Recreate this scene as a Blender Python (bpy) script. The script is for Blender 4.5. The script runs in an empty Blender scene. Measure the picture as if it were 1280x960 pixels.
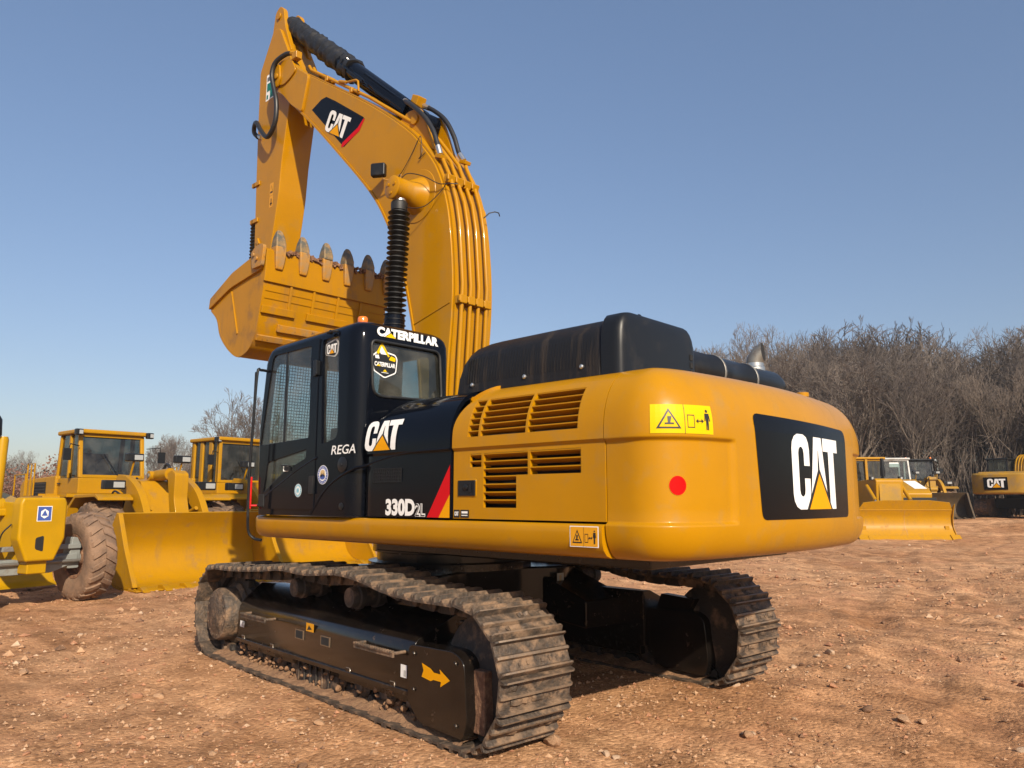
import bpy, bmesh, math, random
import numpy as np
from mathutils import Vector, Matrix, Quaternion
PI = math.pi
R = math.radians
sc = bpy.context.scene
col = sc.collection

# ------------------------------------------------------------------ camera
cam_d = bpy.data.cameras.new('camera')
cam = bpy.data.objects.new('camera', cam_d); col.objects.link(cam)
CAM = Vector((-5.5, 5.1, 1.55))
CAZ, CPI = R(46.55), math.atan(145 / 960)
HEAD = Vector((math.cos(CAZ), -math.sin(CAZ), 0))
RIGHT = Vector((-math.sin(CAZ), -math.cos(CAZ), 0))
cam.location = CAM
cam.rotation_euler = (HEAD * math.cos(CPI) + Vector((0, 0, math.sin(CPI)))).to_track_quat('-Z', 'Y').to_euler()
cam_d.sensor_width = 36
cam_d.lens = 27.0
cam_d.clip_start = 0.05
cam_d.clip_end = 2000
sc.camera = cam

# ------------------------------------------------------------------ sky and sun
SUN = Vector((-1.45, 0.72, 1.0)).normalized()
world = bpy.data.worlds.new('World'); sc.world = world
world.use_nodes = True
wn = world.node_tree; wn.nodes.clear()
sky = wn.nodes.new('ShaderNodeTexSky'); sky.sky_type = 'NISHITA'
sky.sun_disc = False
sky.sun_elevation = math.asin(SUN.z)
sky.sun_rotation = math.atan2(SUN.x, SUN.y)
sky.air_density = 1.0; sky.dust_density = 1.0; sky.ozone_density = 1.6; sky.altitude = 100
bg = wn.nodes.new('ShaderNodeBackground'); bg.inputs[1].default_value = 0.15
wo = wn.nodes.new('ShaderNodeOutputWorld')
# thin haze: the air near the horizon is a little duller than the clean-air model, the same all round
tcw = wn.nodes.new('ShaderNodeTexCoord'); sep = wn.nodes.new('ShaderNodeSeparateXYZ'); wn.links.new(tcw.outputs['Generated'], sep.inputs[0])
hz = wn.nodes.new('ShaderNodeValToRGB'); wn.links.new(sep.outputs[2], hz.inputs[0]); he = hz.color_ramp.elements
for k, (q, c) in enumerate(((0.0, (.49, .455, .47)), (.2, (.56, .515, .52)), (.39, (.765, .775, .80)), (.6, (.87, .94, 1.0)), (1.0, (1, 1, 1)))):
    e = he[0] if k == 0 else (he[1] if k == 4 else he.new(q)); e.position = q; e.color = (*c, 1)
mulw = wn.nodes.new('ShaderNodeMix'); mulw.data_type = 'RGBA'; mulw.blend_type = 'MULTIPLY'; mulw.inputs[0].default_value = 1
wn.links.new(sky.outputs[0], mulw.inputs[6]); wn.links.new(hz.outputs[0], mulw.inputs[7])
wn.links.new(mulw.outputs[2], bg.inputs[0]); wn.links.new(bg.outputs[0], wo.inputs[0])
sun_d = bpy.data.lights.new('sun', 'SUN'); sun_d.energy = 5.0; sun_d.angle = R(0.6); sun_d.color = (1.0, 0.88, 0.71)
sun = bpy.data.objects.new('sun', sun_d); col.objects.link(sun)
sun.rotation_euler = (-SUN).to_track_quat('-Z', 'Y').to_euler()
sun.location = SUN * 60
sc.view_settings.view_transform = 'Standard'; sc.view_settings.look = 'None'
sc.view_settings.gamma = 1; sc.view_settings.use_curve_mapping = False
sc.view_settings.exposure = 0.42
sc.render.engine = 'CYCLES'
sc.cycles.max_bounces = 8; sc.cycles.transparent_max_bounces = 12
sc.cycles.use_denoising = True

# ------------------------------------------------------------------ materials
def ramp(nt, stops):
    r = nt.nodes.new('ShaderNodeValToRGB')
    e = r.color_ramp.elements
    while len(e) < len(stops): e.new(0.5)
    for k, (p, c) in enumerate(stops):
        e[k].position = p; e[k].color = (*c, 1) if len(c) == 3 else c
    return r
def noise(nt, coord, scale, detail=4, rough=0.55, stretch=None):
    n = nt.nodes.new('ShaderNodeTexNoise'); n.inputs['Scale'].default_value = scale
    n.inputs['Detail'].default_value = detail; n.inputs['Roughness'].default_value = rough
    if stretch:
        m = nt.nodes.new('ShaderNodeMapping'); m.inputs['Scale'].default_value = stretch
        nt.links.new(coord, m.inputs[0]); coord = m.outputs[0]
    nt.links.new(coord, n.inputs['Vector'])
    return n
def mat(name, base, rough=0.5, metal=0.0, coat=0.0, c2=None, scale=6.0, lo=0.42, hi=0.62, c3=None, s3=1.2, lo3=0.55, hi3=0.7,
        rvar=0.0, bump=0.0, bscale=60.0, stretch=None, spec=0.5, emit=None):
    m = bpy.data.materials.new(name); m.use_nodes = True
    nt = m.node_tree; b = nt.nodes['Principled BSDF']; L = nt.links
    b.inputs['Roughness'].default_value = rough; b.inputs['Metallic'].default_value = metal
    b.inputs['Coat Weight'].default_value = coat; b.inputs['Coat Roughness'].default_value = 0.06
    b.inputs['Specular IOR Level'].default_value = spec
    b.inputs['Base Color'].default_value = (*base, 1)
    tc = nt.nodes.new('ShaderNodeTexCoord'); co = tc.outputs['Object']
    out = None
    if c2 is not None:
        n = noise(nt, co, scale, 6, 0.6, stretch)
        r = ramp(nt, [(lo, base), (hi, c2)])
        L.new(n.outputs['Fac'], r.inputs[0]); out = r.outputs[0]
    if c3 is not None:
        n3 = noise(nt, co, s3, 7, 0.65, stretch)
        r3 = ramp(nt, [(lo3, (0, 0, 0)), (hi3, (1, 1, 1))])
        L.new(n3.outputs['Fac'], r3.inputs[0])
        mx = nt.nodes.new('ShaderNodeMix'); mx.data_type = 'RGBA'
        L.new(r3.outputs[0], mx.inputs[0])
        if out: L.new(out, mx.inputs[6])
        else: mx.inputs[6].default_value = (*base, 1)
        mx.inputs[7].default_value = (*c3, 1)
        out = mx.outputs[2]
        if rvar:
            mr = nt.nodes.new('ShaderNodeMapRange')
            mr.inputs[3].default_value = rough; mr.inputs[4].default_value = min(1, rough + rvar)
            L.new(r3.outputs[0], mr.inputs[0]); L.new(mr.outputs[0], b.inputs['Roughness'])
    elif rvar:
        n4 = noise(nt, co, 3.0, 5)
        mr = nt.nodes.new('ShaderNodeMapRange'); mr.inputs[1].default_value = .35; mr.inputs[2].default_value = .7
        mr.inputs[3].default_value = rough; mr.inputs[4].default_value = min(1, rough + rvar)
        L.new(n4.outputs['Fac'], mr.inputs[0]); L.new(mr.outputs[0], b.inputs['Roughness'])
    if out: L.new(out, b.inputs['Base Color'])
    if bump:
        n5 = noise(nt, co, bscale, 5, 0.6, stretch)
        bp = nt.nodes.new('ShaderNodeBump'); bp.inputs['Strength'].default_value = bump; bp.inputs['Distance'].default_value = 0.02
        L.new(n5.outputs['Fac'], bp.inputs['Height']); L.new(bp.outputs[0], b.inputs['Normal'])
    if emit:
        b.inputs['Emission Color'].default_value = (*emit[0], 1); b.inputs['Emission Strength'].default_value = emit[1]
    return m
def glass(name, tint=(0.55, 0.62, 0.62), rough=0.0):
    m = bpy.data.materials.new(name); m.use_nodes = True
    nt = m.node_tree; nt.nodes.clear(); L = nt.links
    o = nt.nodes.new('ShaderNodeOutputMaterial'); mx = nt.nodes.new('ShaderNodeMixShader')
    t = nt.nodes.new('ShaderNodeBsdfTransparent'); t.inputs[0].default_value = (*tint, 1)
    g = nt.nodes.new('ShaderNodeBsdfGlossy'); g.inputs['Roughness'].default_value = rough + 0.02
    ge = nt.nodes.new('ShaderNodeNewGeometry'); dt = nt.nodes.new('ShaderNodeVectorMath'); dt.operation = 'DOT_PRODUCT'
    L.new(ge.outputs['Normal'], dt.inputs[0]); L.new(ge.outputs['Incoming'], dt.inputs[1])
    def mth(op, a, b=None):
        n_ = nt.nodes.new('ShaderNodeMath'); n_.operation = op
        for i_, q_ in enumerate((a, b)):
            if q_ is None: continue
            if isinstance(q_, (int, float)): n_.inputs[i_].default_value = q_
            else: L.new(q_, n_.inputs[i_])
        return n_.outputs[0]
    fr_ = mth('ADD', mth('MULTIPLY', mth('POWER', mth('SUBTRACT', 1.0, mth('ABSOLUTE', dt.outputs['Value'])), 5.0), .95), .05)
    d = nt.nodes.new('ShaderNodeBsdfDiffuse'); d.inputs[0].default_value = (0.5, 0.45, 0.38, 1)
    mx2 = nt.nodes.new('ShaderNodeMixShader')
    tc = nt.nodes.new('ShaderNodeTexCoord'); n = noise(nt, tc.outputs['Object'], 3.5, 6)
    mr = nt.nodes.new('ShaderNodeMapRange'); mr.inputs[1].default_value = .4; mr.inputs[2].default_value = .8
    mr.inputs[3].default_value = .02; mr.inputs[4].default_value = .12
    L.new(n.outputs['Fac'], mr.inputs[0]); L.new(mr.outputs[0], mx2.inputs[0])
    L.new(fr_, mx.inputs[0]); L.new(t.outputs[0], mx.inputs[1]); L.new(g.outputs[0], mx.inputs[2])
    L.new(mx.outputs[0], mx2.inputs[1]); L.new(d.outputs[0], mx2.inputs[2]); L.new(mx2.outputs[0], o.inputs[0])
    return m
M = {}
M['yellow'] = mat('machine_yellow', (0.405, 0.186, 0.0004), 0.32, coat=0.20, spec=.18, c2=(0.36, 0.164, 0.0006), scale=1.7, lo=.35, hi=.75, c3=(0.31, 0.17, 0.035), s3=5.5, lo3=.54, hi3=.84, rvar=.25, bump=.07, bscale=3.2)
M['yellow2'] = mat('loader_yellow', (0.385, 0.187, 0.001), 0.42, coat=0.05, spec=.22, c2=(0.335, 0.165, 0.002), scale=2.2, lo=.35, hi=.8, c3=(0.25, 0.14, 0.045), s3=3.4, lo3=.58, hi3=.78, rvar=.3)
M['yellow3'] = mat('grader_yellow', (0.43, 0.232, 0.001), 0.38, coat=0.06, spec=.22, c2=(0.38, 0.21, 0.002), scale=2, rvar=.15)
M['yellow_far'] = mat('dusty_yellow', (0.38, 0.20, 0.012), 0.55, spec=.3, c2=(0.31, 0.175, 0.025), scale=1.5, c3=(0.20, 0.14, 0.08), s3=1.3, lo3=.5, hi3=.75, rvar=.2)
M['black'] = mat('black_gloss_paint', (0.003, 0.004, 0.007), 0.10, coat=0.08, spec=.14, rvar=.14, c3=(0.008, 0.0075, 0.007), s3=1.6, lo3=.5, hi3=.85)
M['black_cover'] = mat('black_dusty_cover', (0.009, 0.009, 0.010), 0.48, spec=.3, c3=(0.040, 0.030, 0.022), s3=3.0, lo3=.48, hi3=.8, rvar=.2, bump=.25, bscale=22, stretch=(5, 1, .6))
M['black_smooth'] = mat('black_satin', (0.009, 0.010, 0.012), 0.34, spec=.3, rvar=.2, c3=(0.028, 0.026, 0.024), s3=4, lo3=.55, hi3=.8)
M['black_frame'] = mat('black_frame_paint', (0.005, 0.004, 0.0035), 0.20, coat=.15, spec=.4, c2=(0.016, 0.011, 0.008), scale=2.2, lo=.42, hi=.7, c3=(0.14, 0.085, 0.05), s3=8, lo3=.64, hi3=.76, rvar=.5)
M['dark'] = mat('dark_void', (0.01, 0.01, 0.01), 0.8)
M['rubber'] = mat('black_rubber', (0.012, 0.012, 0.012), 0.5, c3=(0.05, 0.045, 0.04), s3=6, lo3=.55, hi3=.85, rvar=.3)
M['hose'] = mat('black_hose', (0.014, 0.014, 0.015), 0.42, rvar=.15)
M['track'] = mat('dirty_track_steel', (0.045, 0.034, 0.026), 0.6, metal=.1, c2=(0.11, 0.075, 0.050), scale=16, lo=.40, hi=.62, c3=(0.235, 0.148, 0.088), s3=6.5, lo3=.48, hi3=.62, rvar=.35, bump=.7, bscale=38)
M['chain'] = mat('muddy_chain', (0.03, 0.024, 0.02), 0.7, c3=(0.20, 0.125, 0.075), s3=5, lo3=.5, hi3=.68, bump=.5, bscale=25)
M['soil'] = mat('packed_soil', (0.27, 0.155, 0.085), 0.95, c2=(0.19, 0.105, 0.06), scale=14, bump=.8, bscale=40, spec=.2)
M['chrome'] = mat('zinc_fitting', (0.55, 0.55, 0.53), 0.3, metal=.9)
M['steel'] = mat('weathered_steel', (0.22, 0.21, 0.19), 0.5, metal=.6, c3=(0.12, 0.07, 0.04), s3=9, lo3=.55, hi3=.7)
M['tooth'] = mat('worn_tooth_steel', (0.22, 0.155, 0.075), 0.6, metal=.25, c2=(0.10, 0.10, 0.085), scale=11, lo=.45, hi=.6, c3=(0.30, 0.19, 0.09), s3=14, lo3=.5, hi3=.65, bump=.3)
M['adapter'] = mat('scuffed_yellow', (0.40, 0.18, 0.012), 0.5, c2=(0.30, 0.18, 0.07), scale=9, lo=.42, hi=.62, c3=(0.10, 0.06, 0.04), s3=16, lo3=.58, hi3=.7)
M['rust'] = mat('rusty_mud', (0.14, 0.065, 0.035), 0.9, c2=(0.26, 0.14, 0.075), scale=20, bump=.9, bscale=50)
M['bucketdirt'] = mat('bucket_yellow', (0.395, 0.178, 0.0006), 0.42, coat=.05, spec=.22, c2=(0.34, 0.158, 0.001), scale=2, lo=.35, hi=.75, c3=(0.22, 0.12, 0.05), s3=2.4, lo3=.55, hi3=.70, rvar=.4)
M['white'] = mat('white_vinyl', (0.74, 0.74, 0.72), 0.4, spec=.2)
M['dyellow'] = mat('amber_vinyl', (0.66, 0.29, 0.001), 0.45, spec=.12)
M['sign'] = mat('warning_yellow', (0.66, 0.43, 0.001), 0.45, spec=.12)
M['sign2'] = mat('warning_orange', (0.62, 0.28, 0.004), 0.4)
M['dblack'] = mat('black_vinyl', (0.004, 0.004, 0.005), 0.16, spec=.16, rvar=.1)
M['ink'] = mat('black_ink', (0.012, 0.012, 0.012), 0.5)
M['red'] = mat('red_vinyl', (0.50, 0.006, 0.010), 0.45, spec=.12)
M['redpaint'] = mat('red_dot', (0.74, 0.002, 0.002), 0.5, spec=.08)
M['blue'] = mat('blue_print', (0.05, 0.09, 0.32), 0.4)
M['cyan'] = mat('pale_blue_print', (0.16, 0.42, 0.52), 0.4)
M['green'] = mat('green_print', (0.004, 0.14, 0.10), 0.4)
M['beige'] = mat('beige_print', (0.55, 0.38, 0.18), 0.4)
M['amber'] = mat('amber_lens', (0.75, 0.16, 0.01), 0.2, coat=.6)
M['redlens'] = mat('red_lens', (0.55, 0.01, 0.01), 0.2, coat=.6)
M['lens'] = mat('lamp_lens', (0.30, 0.31, 0.31), 0.15, coat=.5)
M['tyre'] = mat('dusty_tyre', (0.055, 0.042, 0.034), 0.85, c3=(0.24, 0.145, 0.085), s3=2.2, lo3=.36, hi3=.60, bump=.4, bscale=30)
M['tyre_mud'] = mat('muddy_tyre', (0.225, 0.138, 0.085), 0.92, c2=(0.15, 0.095, 0.062), scale=5, c3=(0.07, 0.05, 0.04), s3=4, lo3=.60, hi3=.74, bump=.5, bscale=30)
M['greymetal'] = mat('grey_axle_paint', (0.22, 0.235, 0.225), 0.5, c3=(0.14, 0.08, 0.05), s3=4, lo3=.52, hi3=.72)
M['cabgrey'] = mat('pale_grey_paint', (0.42, 0.42, 0.40), 0.5, c3=(0.25, 0.2, 0.15), s3=2)
M['seat'] = mat('seat_fabric', (0.03, 0.03, 0.032), 0.8)
M['wire'] = mat('screen_wire', (0.05, 0.055, 0.055), 0.5)
M['glass'] = glass('cab_glass', (0.50, 0.60, 0.59))
M['glass_clear'] = glass('clear_glass', (0.80, 0.85, 0.84))
M['glass_dark'] = glass('dark_glass', (0.22, 0.27, 0.27))
M['bark'] = mat('grey_bark', (0.17, 0.135, 0.105), 0.9, c2=(0.11, 0.085, 0.066), scale=8)
M['bark2'] = mat('brown_bark', (0.135, 0.10, 0.075), 0.9, c2=(0.085, 0.064, 0.05), scale=8)
M['twig'] = mat('bare_twigs', (0.142, 0.113, 0.092), 0.9)
M['twig2'] = mat('reddish_twigs', (0.112, 0.086, 0.068), 0.9)

# ------------------------------------------------------------------ mesh helpers
class MB:
    def __init__(s): s.v = []; s.f = []; s.mi = []
    def add(s, vs, fs, mi=0):
        o = len(s.v); s.v += [tuple(p) for p in vs]
        for f in fs: s.f.append([i + o for i in f]); s.mi.append(mi)
        return s
    def box(s, c, d, rot=None, mi=0, taper=None):
        c = Vector(c); hx, hy, hz = d[0] / 2, d[1] / 2, d[2] / 2
        vs = []
        for z in (-1, 1):
            k = taper if (taper and z > 0) else 1
            for x, y in ((-1, -1), (1, -1), (1, 1), (-1, 1)):
                p = Vector((x * hx * k, y * hy * k, z * hz))
                if rot is not None: p = rot @ p
                vs.append(c + p)
        return s.add(vs, [(3, 2, 1, 0), (4, 5, 6, 7), (0, 1, 5, 4), (1, 2, 6, 5), (2, 3, 7, 6), (3, 0, 4, 7)], mi)
    def bx(s, x0, x1, y0, y1, z0, z1, mi=0):
        return s.box(((x0 + x1) / 2, (y0 + y1) / 2, (z0 + z1) / 2), (abs(x1 - x0), abs(y1 - y0), abs(z1 - z0)), None, mi)
    def prism(s, poly, lo, hi, axis='Y', mi=0):
        n = len(poly)
        a = sum(poly[i][0] * poly[(i + 1) % n][1] - poly[(i + 1) % n][0] * poly[i][1] for i in range(n))
        P = list(poly) if a > 0 else list(poly)[::-1]
        def mk(p, h):
            if axis == 'Y': return (p[0], h, p[1])
            if axis == 'X': return (h, p[0], p[1])
            return (p[0], p[1], h)
        vs = [mk(p, lo) for p in P] + [mk(p, hi) for p in P]
        fs = [tuple(range(n)), tuple(range(2 * n - 1, n - 1, -1))]
        for i in range(n): j = (i + 1) % n; fs.append((j, i, n + i, n + j))
        if axis != 'Y': fs = [f[::-1] for f in fs]
        return s.add(vs, fs, mi)
    def tube(s, pts, r, n=10, mi=0, cap=True):
        pts = [Vector(p) for p in pts]; m = len(pts)
        rs = r if isinstance(r, (list, tuple)) else [r] * m
        t0 = (pts[1] - pts[0]).normalized()
        up = Vector((0, 0, 1)) if abs(t0.z) < .9 else Vector((1, 0, 0))
        nrm = t0.cross(up).normalized(); vs = []; fs = []
        for i in range(m):
            t = (pts[min(i + 1, m - 1)] - pts[max(i - 1, 0)]).normalized()
            nrm = (nrm - t * nrm.dot(t)).normalized(); b = t.cross(nrm)
            for k in range(n):
                a = 2 * PI * k / n
                vs.append(pts[i] + (nrm * math.cos(a) + b * math.sin(a)) * rs[i])
        for i in range(m - 1):
            for k in range(n):
                k2 = (k + 1) % n
                fs.append((i * n + k, i * n + k2, (i + 1) * n + k2, (i + 1) * n + k))
        if cap: fs += [tuple(range(n))[::-1], tuple(range((m - 1) * n, m * n))]
        return s.add(vs, fs, mi)
    def lathe(s, prof, o, d, n=24, mi=0, cap=True):
        o = Vector(o); d = Vector(d).normalized()
        up = Vector((0, 0, 1)) if abs(d.z) < .9 else Vector((1, 0, 0))
        a = d.cross(up).normalized(); b = d.cross(a); vs = []; fs = []; m = len(prof)
        for r, h in prof:
            for k in range(n):
                t = 2 * PI * k / n
                vs.append(o + d * h + (a * math.cos(t) + b * math.sin(t)) * max(r, 1e-4))
        for i in range(m - 1):
            for k in range(n):
                k2 = (k + 1) % n
                fs.append((i * n + k, (i + 1) * n + k, (i + 1) * n + k2, i * n + k2))
        if cap: fs += [tuple(range(n)), tuple(range((m - 1) * n, m * n))[::-1]]
        return s.add(vs, fs, mi)
    def grid(s, fn, us, vs_, mi=0, skip=None, flip=False):
        nu, nv = len(us), len(vs_)
        vs = [fn(u, v) for u in us for v in vs_]; fs = []
        for i in range(nu - 1):
            for j in range(nv - 1):
                if skip and skip((us[i] + us[i + 1]) / 2, (vs_[j] + vs_[j + 1]) / 2): continue
                q = (i * nv + j, (i + 1) * nv + j, (i + 1) * nv + j + 1, i * nv + j + 1)
                fs.append(q[::-1] if flip else q)
        return s.add(vs, fs, mi)
    def mesh(s, name, mats, smooth=35):
        me = bpy.data.meshes.new(name); me.from_pydata(s.v, [], s.f); me.update()
        for m in (mats if isinstance(mats, (list, tuple)) else [mats]): me.materials.append(M[m] if isinstance(m, str) else m)
        if any(s.mi): me.polygons.foreach_set('material_index', s.mi)
        if smooth:
            me.shade_smooth(); me.set_sharp_from_angle(angle=R(smooth))
        return me
    def build(s, name, mats, parent=None, bevel=0, seg=2, smooth=35, solid=0, loc=None, rotz=0, wn=False):
        bm = bmesh.new(); 
        me = s.mesh(name, mats, 0)
        bm.from_mesh(me); bmesh.ops.recalc_face_normals(bm, faces=bm.faces) if not solid else None
        bm.to_mesh(me); bm.free()
        if smooth: me.shade_smooth(); me.set_sharp_from_angle(angle=R(smooth))
        o = bpy.data.objects.new(name, me); col.objects.link(o)
        if parent: o.parent = parent
        if loc is not None: o.location = loc
        if rotz: o.rotation_euler = (0, 0, rotz)
        if solid:
            md = o.modifiers.new('thick', 'SOLIDIFY'); md.thickness = solid; md.offset = -1
        if solid:
            md = o.modifiers.new('split', 'EDGE_SPLIT'); md.split_angle = R(30)
        if bevel:
            md = o.modifiers.new('bevel', 'BEVEL'); md.width = bevel; md.segments = seg
            md.limit_method = 'ANGLE'; md.angle_limit = R(40); md.harden_normals = True
        return o
def tag(o, label=None, cat=None, group=None, kind=None):
    if label: o['label'] = label
    if cat: o['category'] = cat
    if group: o['group'] = group
    if kind: o['kind'] = kind
    return o
def thing(name, label, cat, loc=(0, 0, 0), rotz=0, group=None):
    o = bpy.data.objects.new(name, None); col.objects.link(o); o.empty_display_size = .3
    o.location = loc; o.rotation_euler = (0, 0, rotz)
    return tag(o, label, cat, group)
def inst(src, name, parent, loc=(0, 0, 0), rot=None, scale=None):
    o = src.copy(); o.name = name; col.objects.link(o); o.parent = parent
    o.location = loc
    if rot is not None: o.rotation_euler = rot
    if scale is not None: o.scale = scale
    return o
def catmull(P, n=6, closed=False):
    P = [np.array(p, float) for p in P]; out = []
    m = len(P); rng = range(m) if closed else range(m - 1)
    for i in rng:
        p0 = P[(i - 1) % m] if (closed or i > 0) else P[0] * 2 - P[1]
        p1 = P[i]; p2 = P[(i + 1) % m]
        p3 = P[(i + 2) % m] if (closed or i + 2 < m) else P[-1] * 2 - P[-2]
        for k in range(n):
            t = k / n
            out.append(.5 * (2 * p1 + (p2 - p0) * t + (2 * p0 - 5 * p1 + 4 * p2 - p3) * t * t + (3 * p1 - p0 - 3 * p2 + p3) * t ** 3))
    if not closed: out.append(P[-1])
    return [tuple(p) for p in out]
def rpoly(pts, r, n=4):
    out = []; m = len(pts)
    for i in range(m):
        p = Vector(pts[i]); a = Vector(pts[i - 1]); b = Vector(pts[(i + 1) % m])
        ri = r[i] if isinstance(r, (list, tuple)) else r
        if ri <= 0: out.append(tuple(p)); continue
        da, db = (a - p), (b - p); k = min(ri, da.length * .45, db.length * .45)
        s, e = p + da.normalized() * k, p + db.normalized() * k
        for j in range(n + 1):
            t = j / n; out.append(tuple(s * (1 - t) ** 2 + p * 2 * t * (1 - t) + e * t * t))
    return out
def boolean(o, cutters, op='DIFFERENCE'):
    """cut o by cutter objects, keep a plain mesh"""
    for c in cutters:
        md = o.modifiers.new('cut', 'BOOLEAN'); md.operation = op; md.object = c; md.solver = 'EXACT'
    bpy.context.view_layer.update()
    dg = bpy.context.evaluated_depsgraph_get()
    me = bpy.data.meshes.new_from_object(o.evaluated_get(dg))
    o.modifiers.clear(); o.data = me
    for c in cutters: bpy.data.objects.remove(c)
    return o
def smooth_obj(o, ang=35):
    o.data.shade_smooth(); o.data.set_sharp_from_angle(angle=R(ang)); return o

# decals: flat print, mapped on a surface
def decal(name, polys, fmap, mats, parent, step=None, label=None):
    """polys: list of (outline2d, layer, mat index)"""
    bm = bmesh.new()
    for outline, layer, mi in polys:
        vs = [bm.verts.new((p[0], p[1], layer)) for p in outline]
        try: f = bm.faces.new(vs); f.material_index = mi
        except ValueError: pass
    if step:
        xs = [v.co.x for v in bm.verts]; ys = [v.co.y for v in bm.verts]
        for ax, (lo, hi) in ((0, (min(xs), max(xs))), (1, (min(ys), max(ys)))):
            k = lo + step
            while k < hi:
                nrm = (1, 0, 0) if ax == 0 else (0, 1, 0); co = (k, 0, 0) if ax == 0 else (0, k, 0)
                bmesh.ops.bisect_plane(bm, geom=bm.verts[:] + bm.edges[:] + bm.faces[:], plane_co=co, plane_no=nrm)
                k += step
    bmesh.ops.triangulate(bm, faces=bm.faces)
    for v in bm.verts: v.co = Vector(fmap(v.co.x, v.co.y, v.co.z))
    me = bpy.data.meshes.new(name); bm.to_mesh(me); bm.free()
    for m in mats: me.materials.append(M[m])
    o = bpy.data.objects.new(name, me); col.objects.link(o); o.parent = parent
    if label: o['label'] = label
    return o
def text_polys(txt, size=1.0, bold=0.0, xs=1.0, shear=0.0, outline=False):
    """2d triangles of a line of text, normalised so that the cap height is `size`"""
    cu = bpy.data.curves.new('t', 'FONT'); cu.body = txt; cu.size = 1; cu.offset = bold; cu.resolution_u = 4
    o = bpy.data.objects.new('t', cu); col.objects.link(o); bpy.context.view_layer.update()
    dg = bpy.context.evaluated_depsgraph_get()
    me = bpy.data.meshes.new_from_object(o.evaluated_get(dg))
    V = [(v.co.x, v.co.y) for v in me.vertices]; F = [list(p.vertices) for p in me.polygons]
    bpy.data.objects.remove(o); bpy.data.curves.remove(cu); bpy.data.meshes.remove(me)
    x0 = min(p[0] for p in V); x1 = max(p[0] for p in V); y0 = min(p[1] for p in V); y1 = max(p[1] for p in V)
    k = size / (y1 - y0)
    V = [((p[0] - x0) * k * xs + (p[1] - y0) * k * shear, (p[1] - y0) * k) for p in V]
    return [[V[i] for i in f] for f in F], (x1 - x0) * k * xs
LOGO_C = [(.50, .58), (.335, .58), (.335, .745), (.32, .80), (.28, .83), (.235, .83), (.195, .80), (.18, .745), (.18, .255), (.195, .2), (.235, .17), (.28, .17),
          (.32, .2), (.335, .255), (.335, .41), (.50, .41), (.50, .22), (.42, .0), (.17, 0), (.08, .035), (.02, .11), (0, .2), (0, .8), (.02, .89), (.08, .965), (.17, 1), (.34, 1), (.43, .965), (.48, .89), (.5, .8)]
LOGO_A = [(.66, .985), (.92, .985), (1.10, 0.0), (.885, 0.0), (.84, .34), (.80, .80), (.785, .80), (.74, .34), (.70, 0), (.48, 0)]
LOGO_A2 = [(.725, .30), (.855, .30), (.84, .52), (.74, .52)]
LOGO_T = [(.97, .985), (1.55, .985), (1.55, .80), (1.385, .80), (1.385, 0), (1.165, 0), (1.165, .80), (.97, .80)]
def logo(x0, y0, h, k=1.0, l0=1):
    """white three-letter mark with the amber triangle; returns polys with layers above l0, mats white/ink/amber"""
    T = lambda P: [(x0 + a * h * k, y0 + b * h) for a, b in P]
    return [(T(LOGO_C), l0, 0), (T(LOGO_A), l0, 0), (T(LOGO_A2), l0, 0), (T(LOGO_T), l0, 0),
            (T([(.355, -.004), (1.225, -.004), (.79, .575)]), l0 + 1, 1), (T([(.42, 0), (1.16, 0), (.79, .485)]), l0 + 2, 2)]
def arc2(cx, cy, r, n=24, a0=0, a1=2 * PI, ry=None):
    return [(cx + r * math.cos(a0 + (a1 - a0) * k / n), cy + (ry or r) * math.sin(a0 + (a1 - a0) * k / n)) for k in range(n)]
def warn_sign(x0, y0, w, h, l0=0):
    """two-field warning sticker: ground 0, ink 1, lighter 2"""
    P = [([(x0, y0), (x0 + w, y0), (x0 + w, y0 + h), (x0, y0 + h)], l0, 0)]
    def S(a, b): return (x0 + a * w, y0 + b * h)
    P.append(([S(.08, .16), S(.44, .16), S(.26, .86)], l0 + 1, 1)); P.append(([S(.125, .22), S(.395, .22), S(.26, .74)], l0 + 2, 0))
    P.append(([S(.20, .30), S(.33, .30), S(.33, .36), S(.20, .36)], l0 + 3, 1)); P.append(([S(.245, .3), S(.275, .3), S(.30, .58), S(.24, .58)], l0 + 3, 1))
    P.append(([S(.495, .0), S(.503, .0), S(.503, 1), S(.495, 1)], l0 + 1, 1))
    for a in ((.54, .2, .66, .23), (.54, .62, .66, .65), (.54, .2, .55, .65), (.65, .2, .66, .65), (.70, .42, .80, .46)):
        P.append(([S(a[0], a[1]), S(a[2], a[1]), S(a[2], a[3]), S(a[0], a[3])], l0 + 1, 1))
    P.append(([S(.68, .44), S(.72, .36), S(.72, .52)], l0 + 2, 1)); P.append(([S(.82, .44), S(.78, .36), S(.78, .52)], l0 + 2, 1))
    P.append((arc2(*S(.89, .80), .018 * w * 1.3, 10), l0 + 1, 1))
    P.append(([S(.85, .72), S(.93, .72), S(.945, .45), S(.925, .45), S(.915, .62), S(.915, .14), S(.895, .14), S(.89, .42), S(.885, .14), S(.865, .14), S(.865, .62), S(.855, .45), S(.835, .45)], l0 + 1, 1))
    return P

M['bucket_brown'] = mat('brown_rusted_steel', (0.075, 0.045, 0.018), .7, c2=(0.05, 0.032, 0.015), scale=3)
M['track_bar'] = mat('worn_lightened_track_bar', (0.19, 0.14, 0.10), 0.5, metal=.25, c2=(0.12, 0.085, 0.06), scale=14, c3=(0.25, 0.165, 0.10), s3=7, lo3=.50, hi3=.65, rvar=.3, bump=.3, bscale=30)  # bar tops: worn steel, also painted lighter for weak shading between the bars

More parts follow.
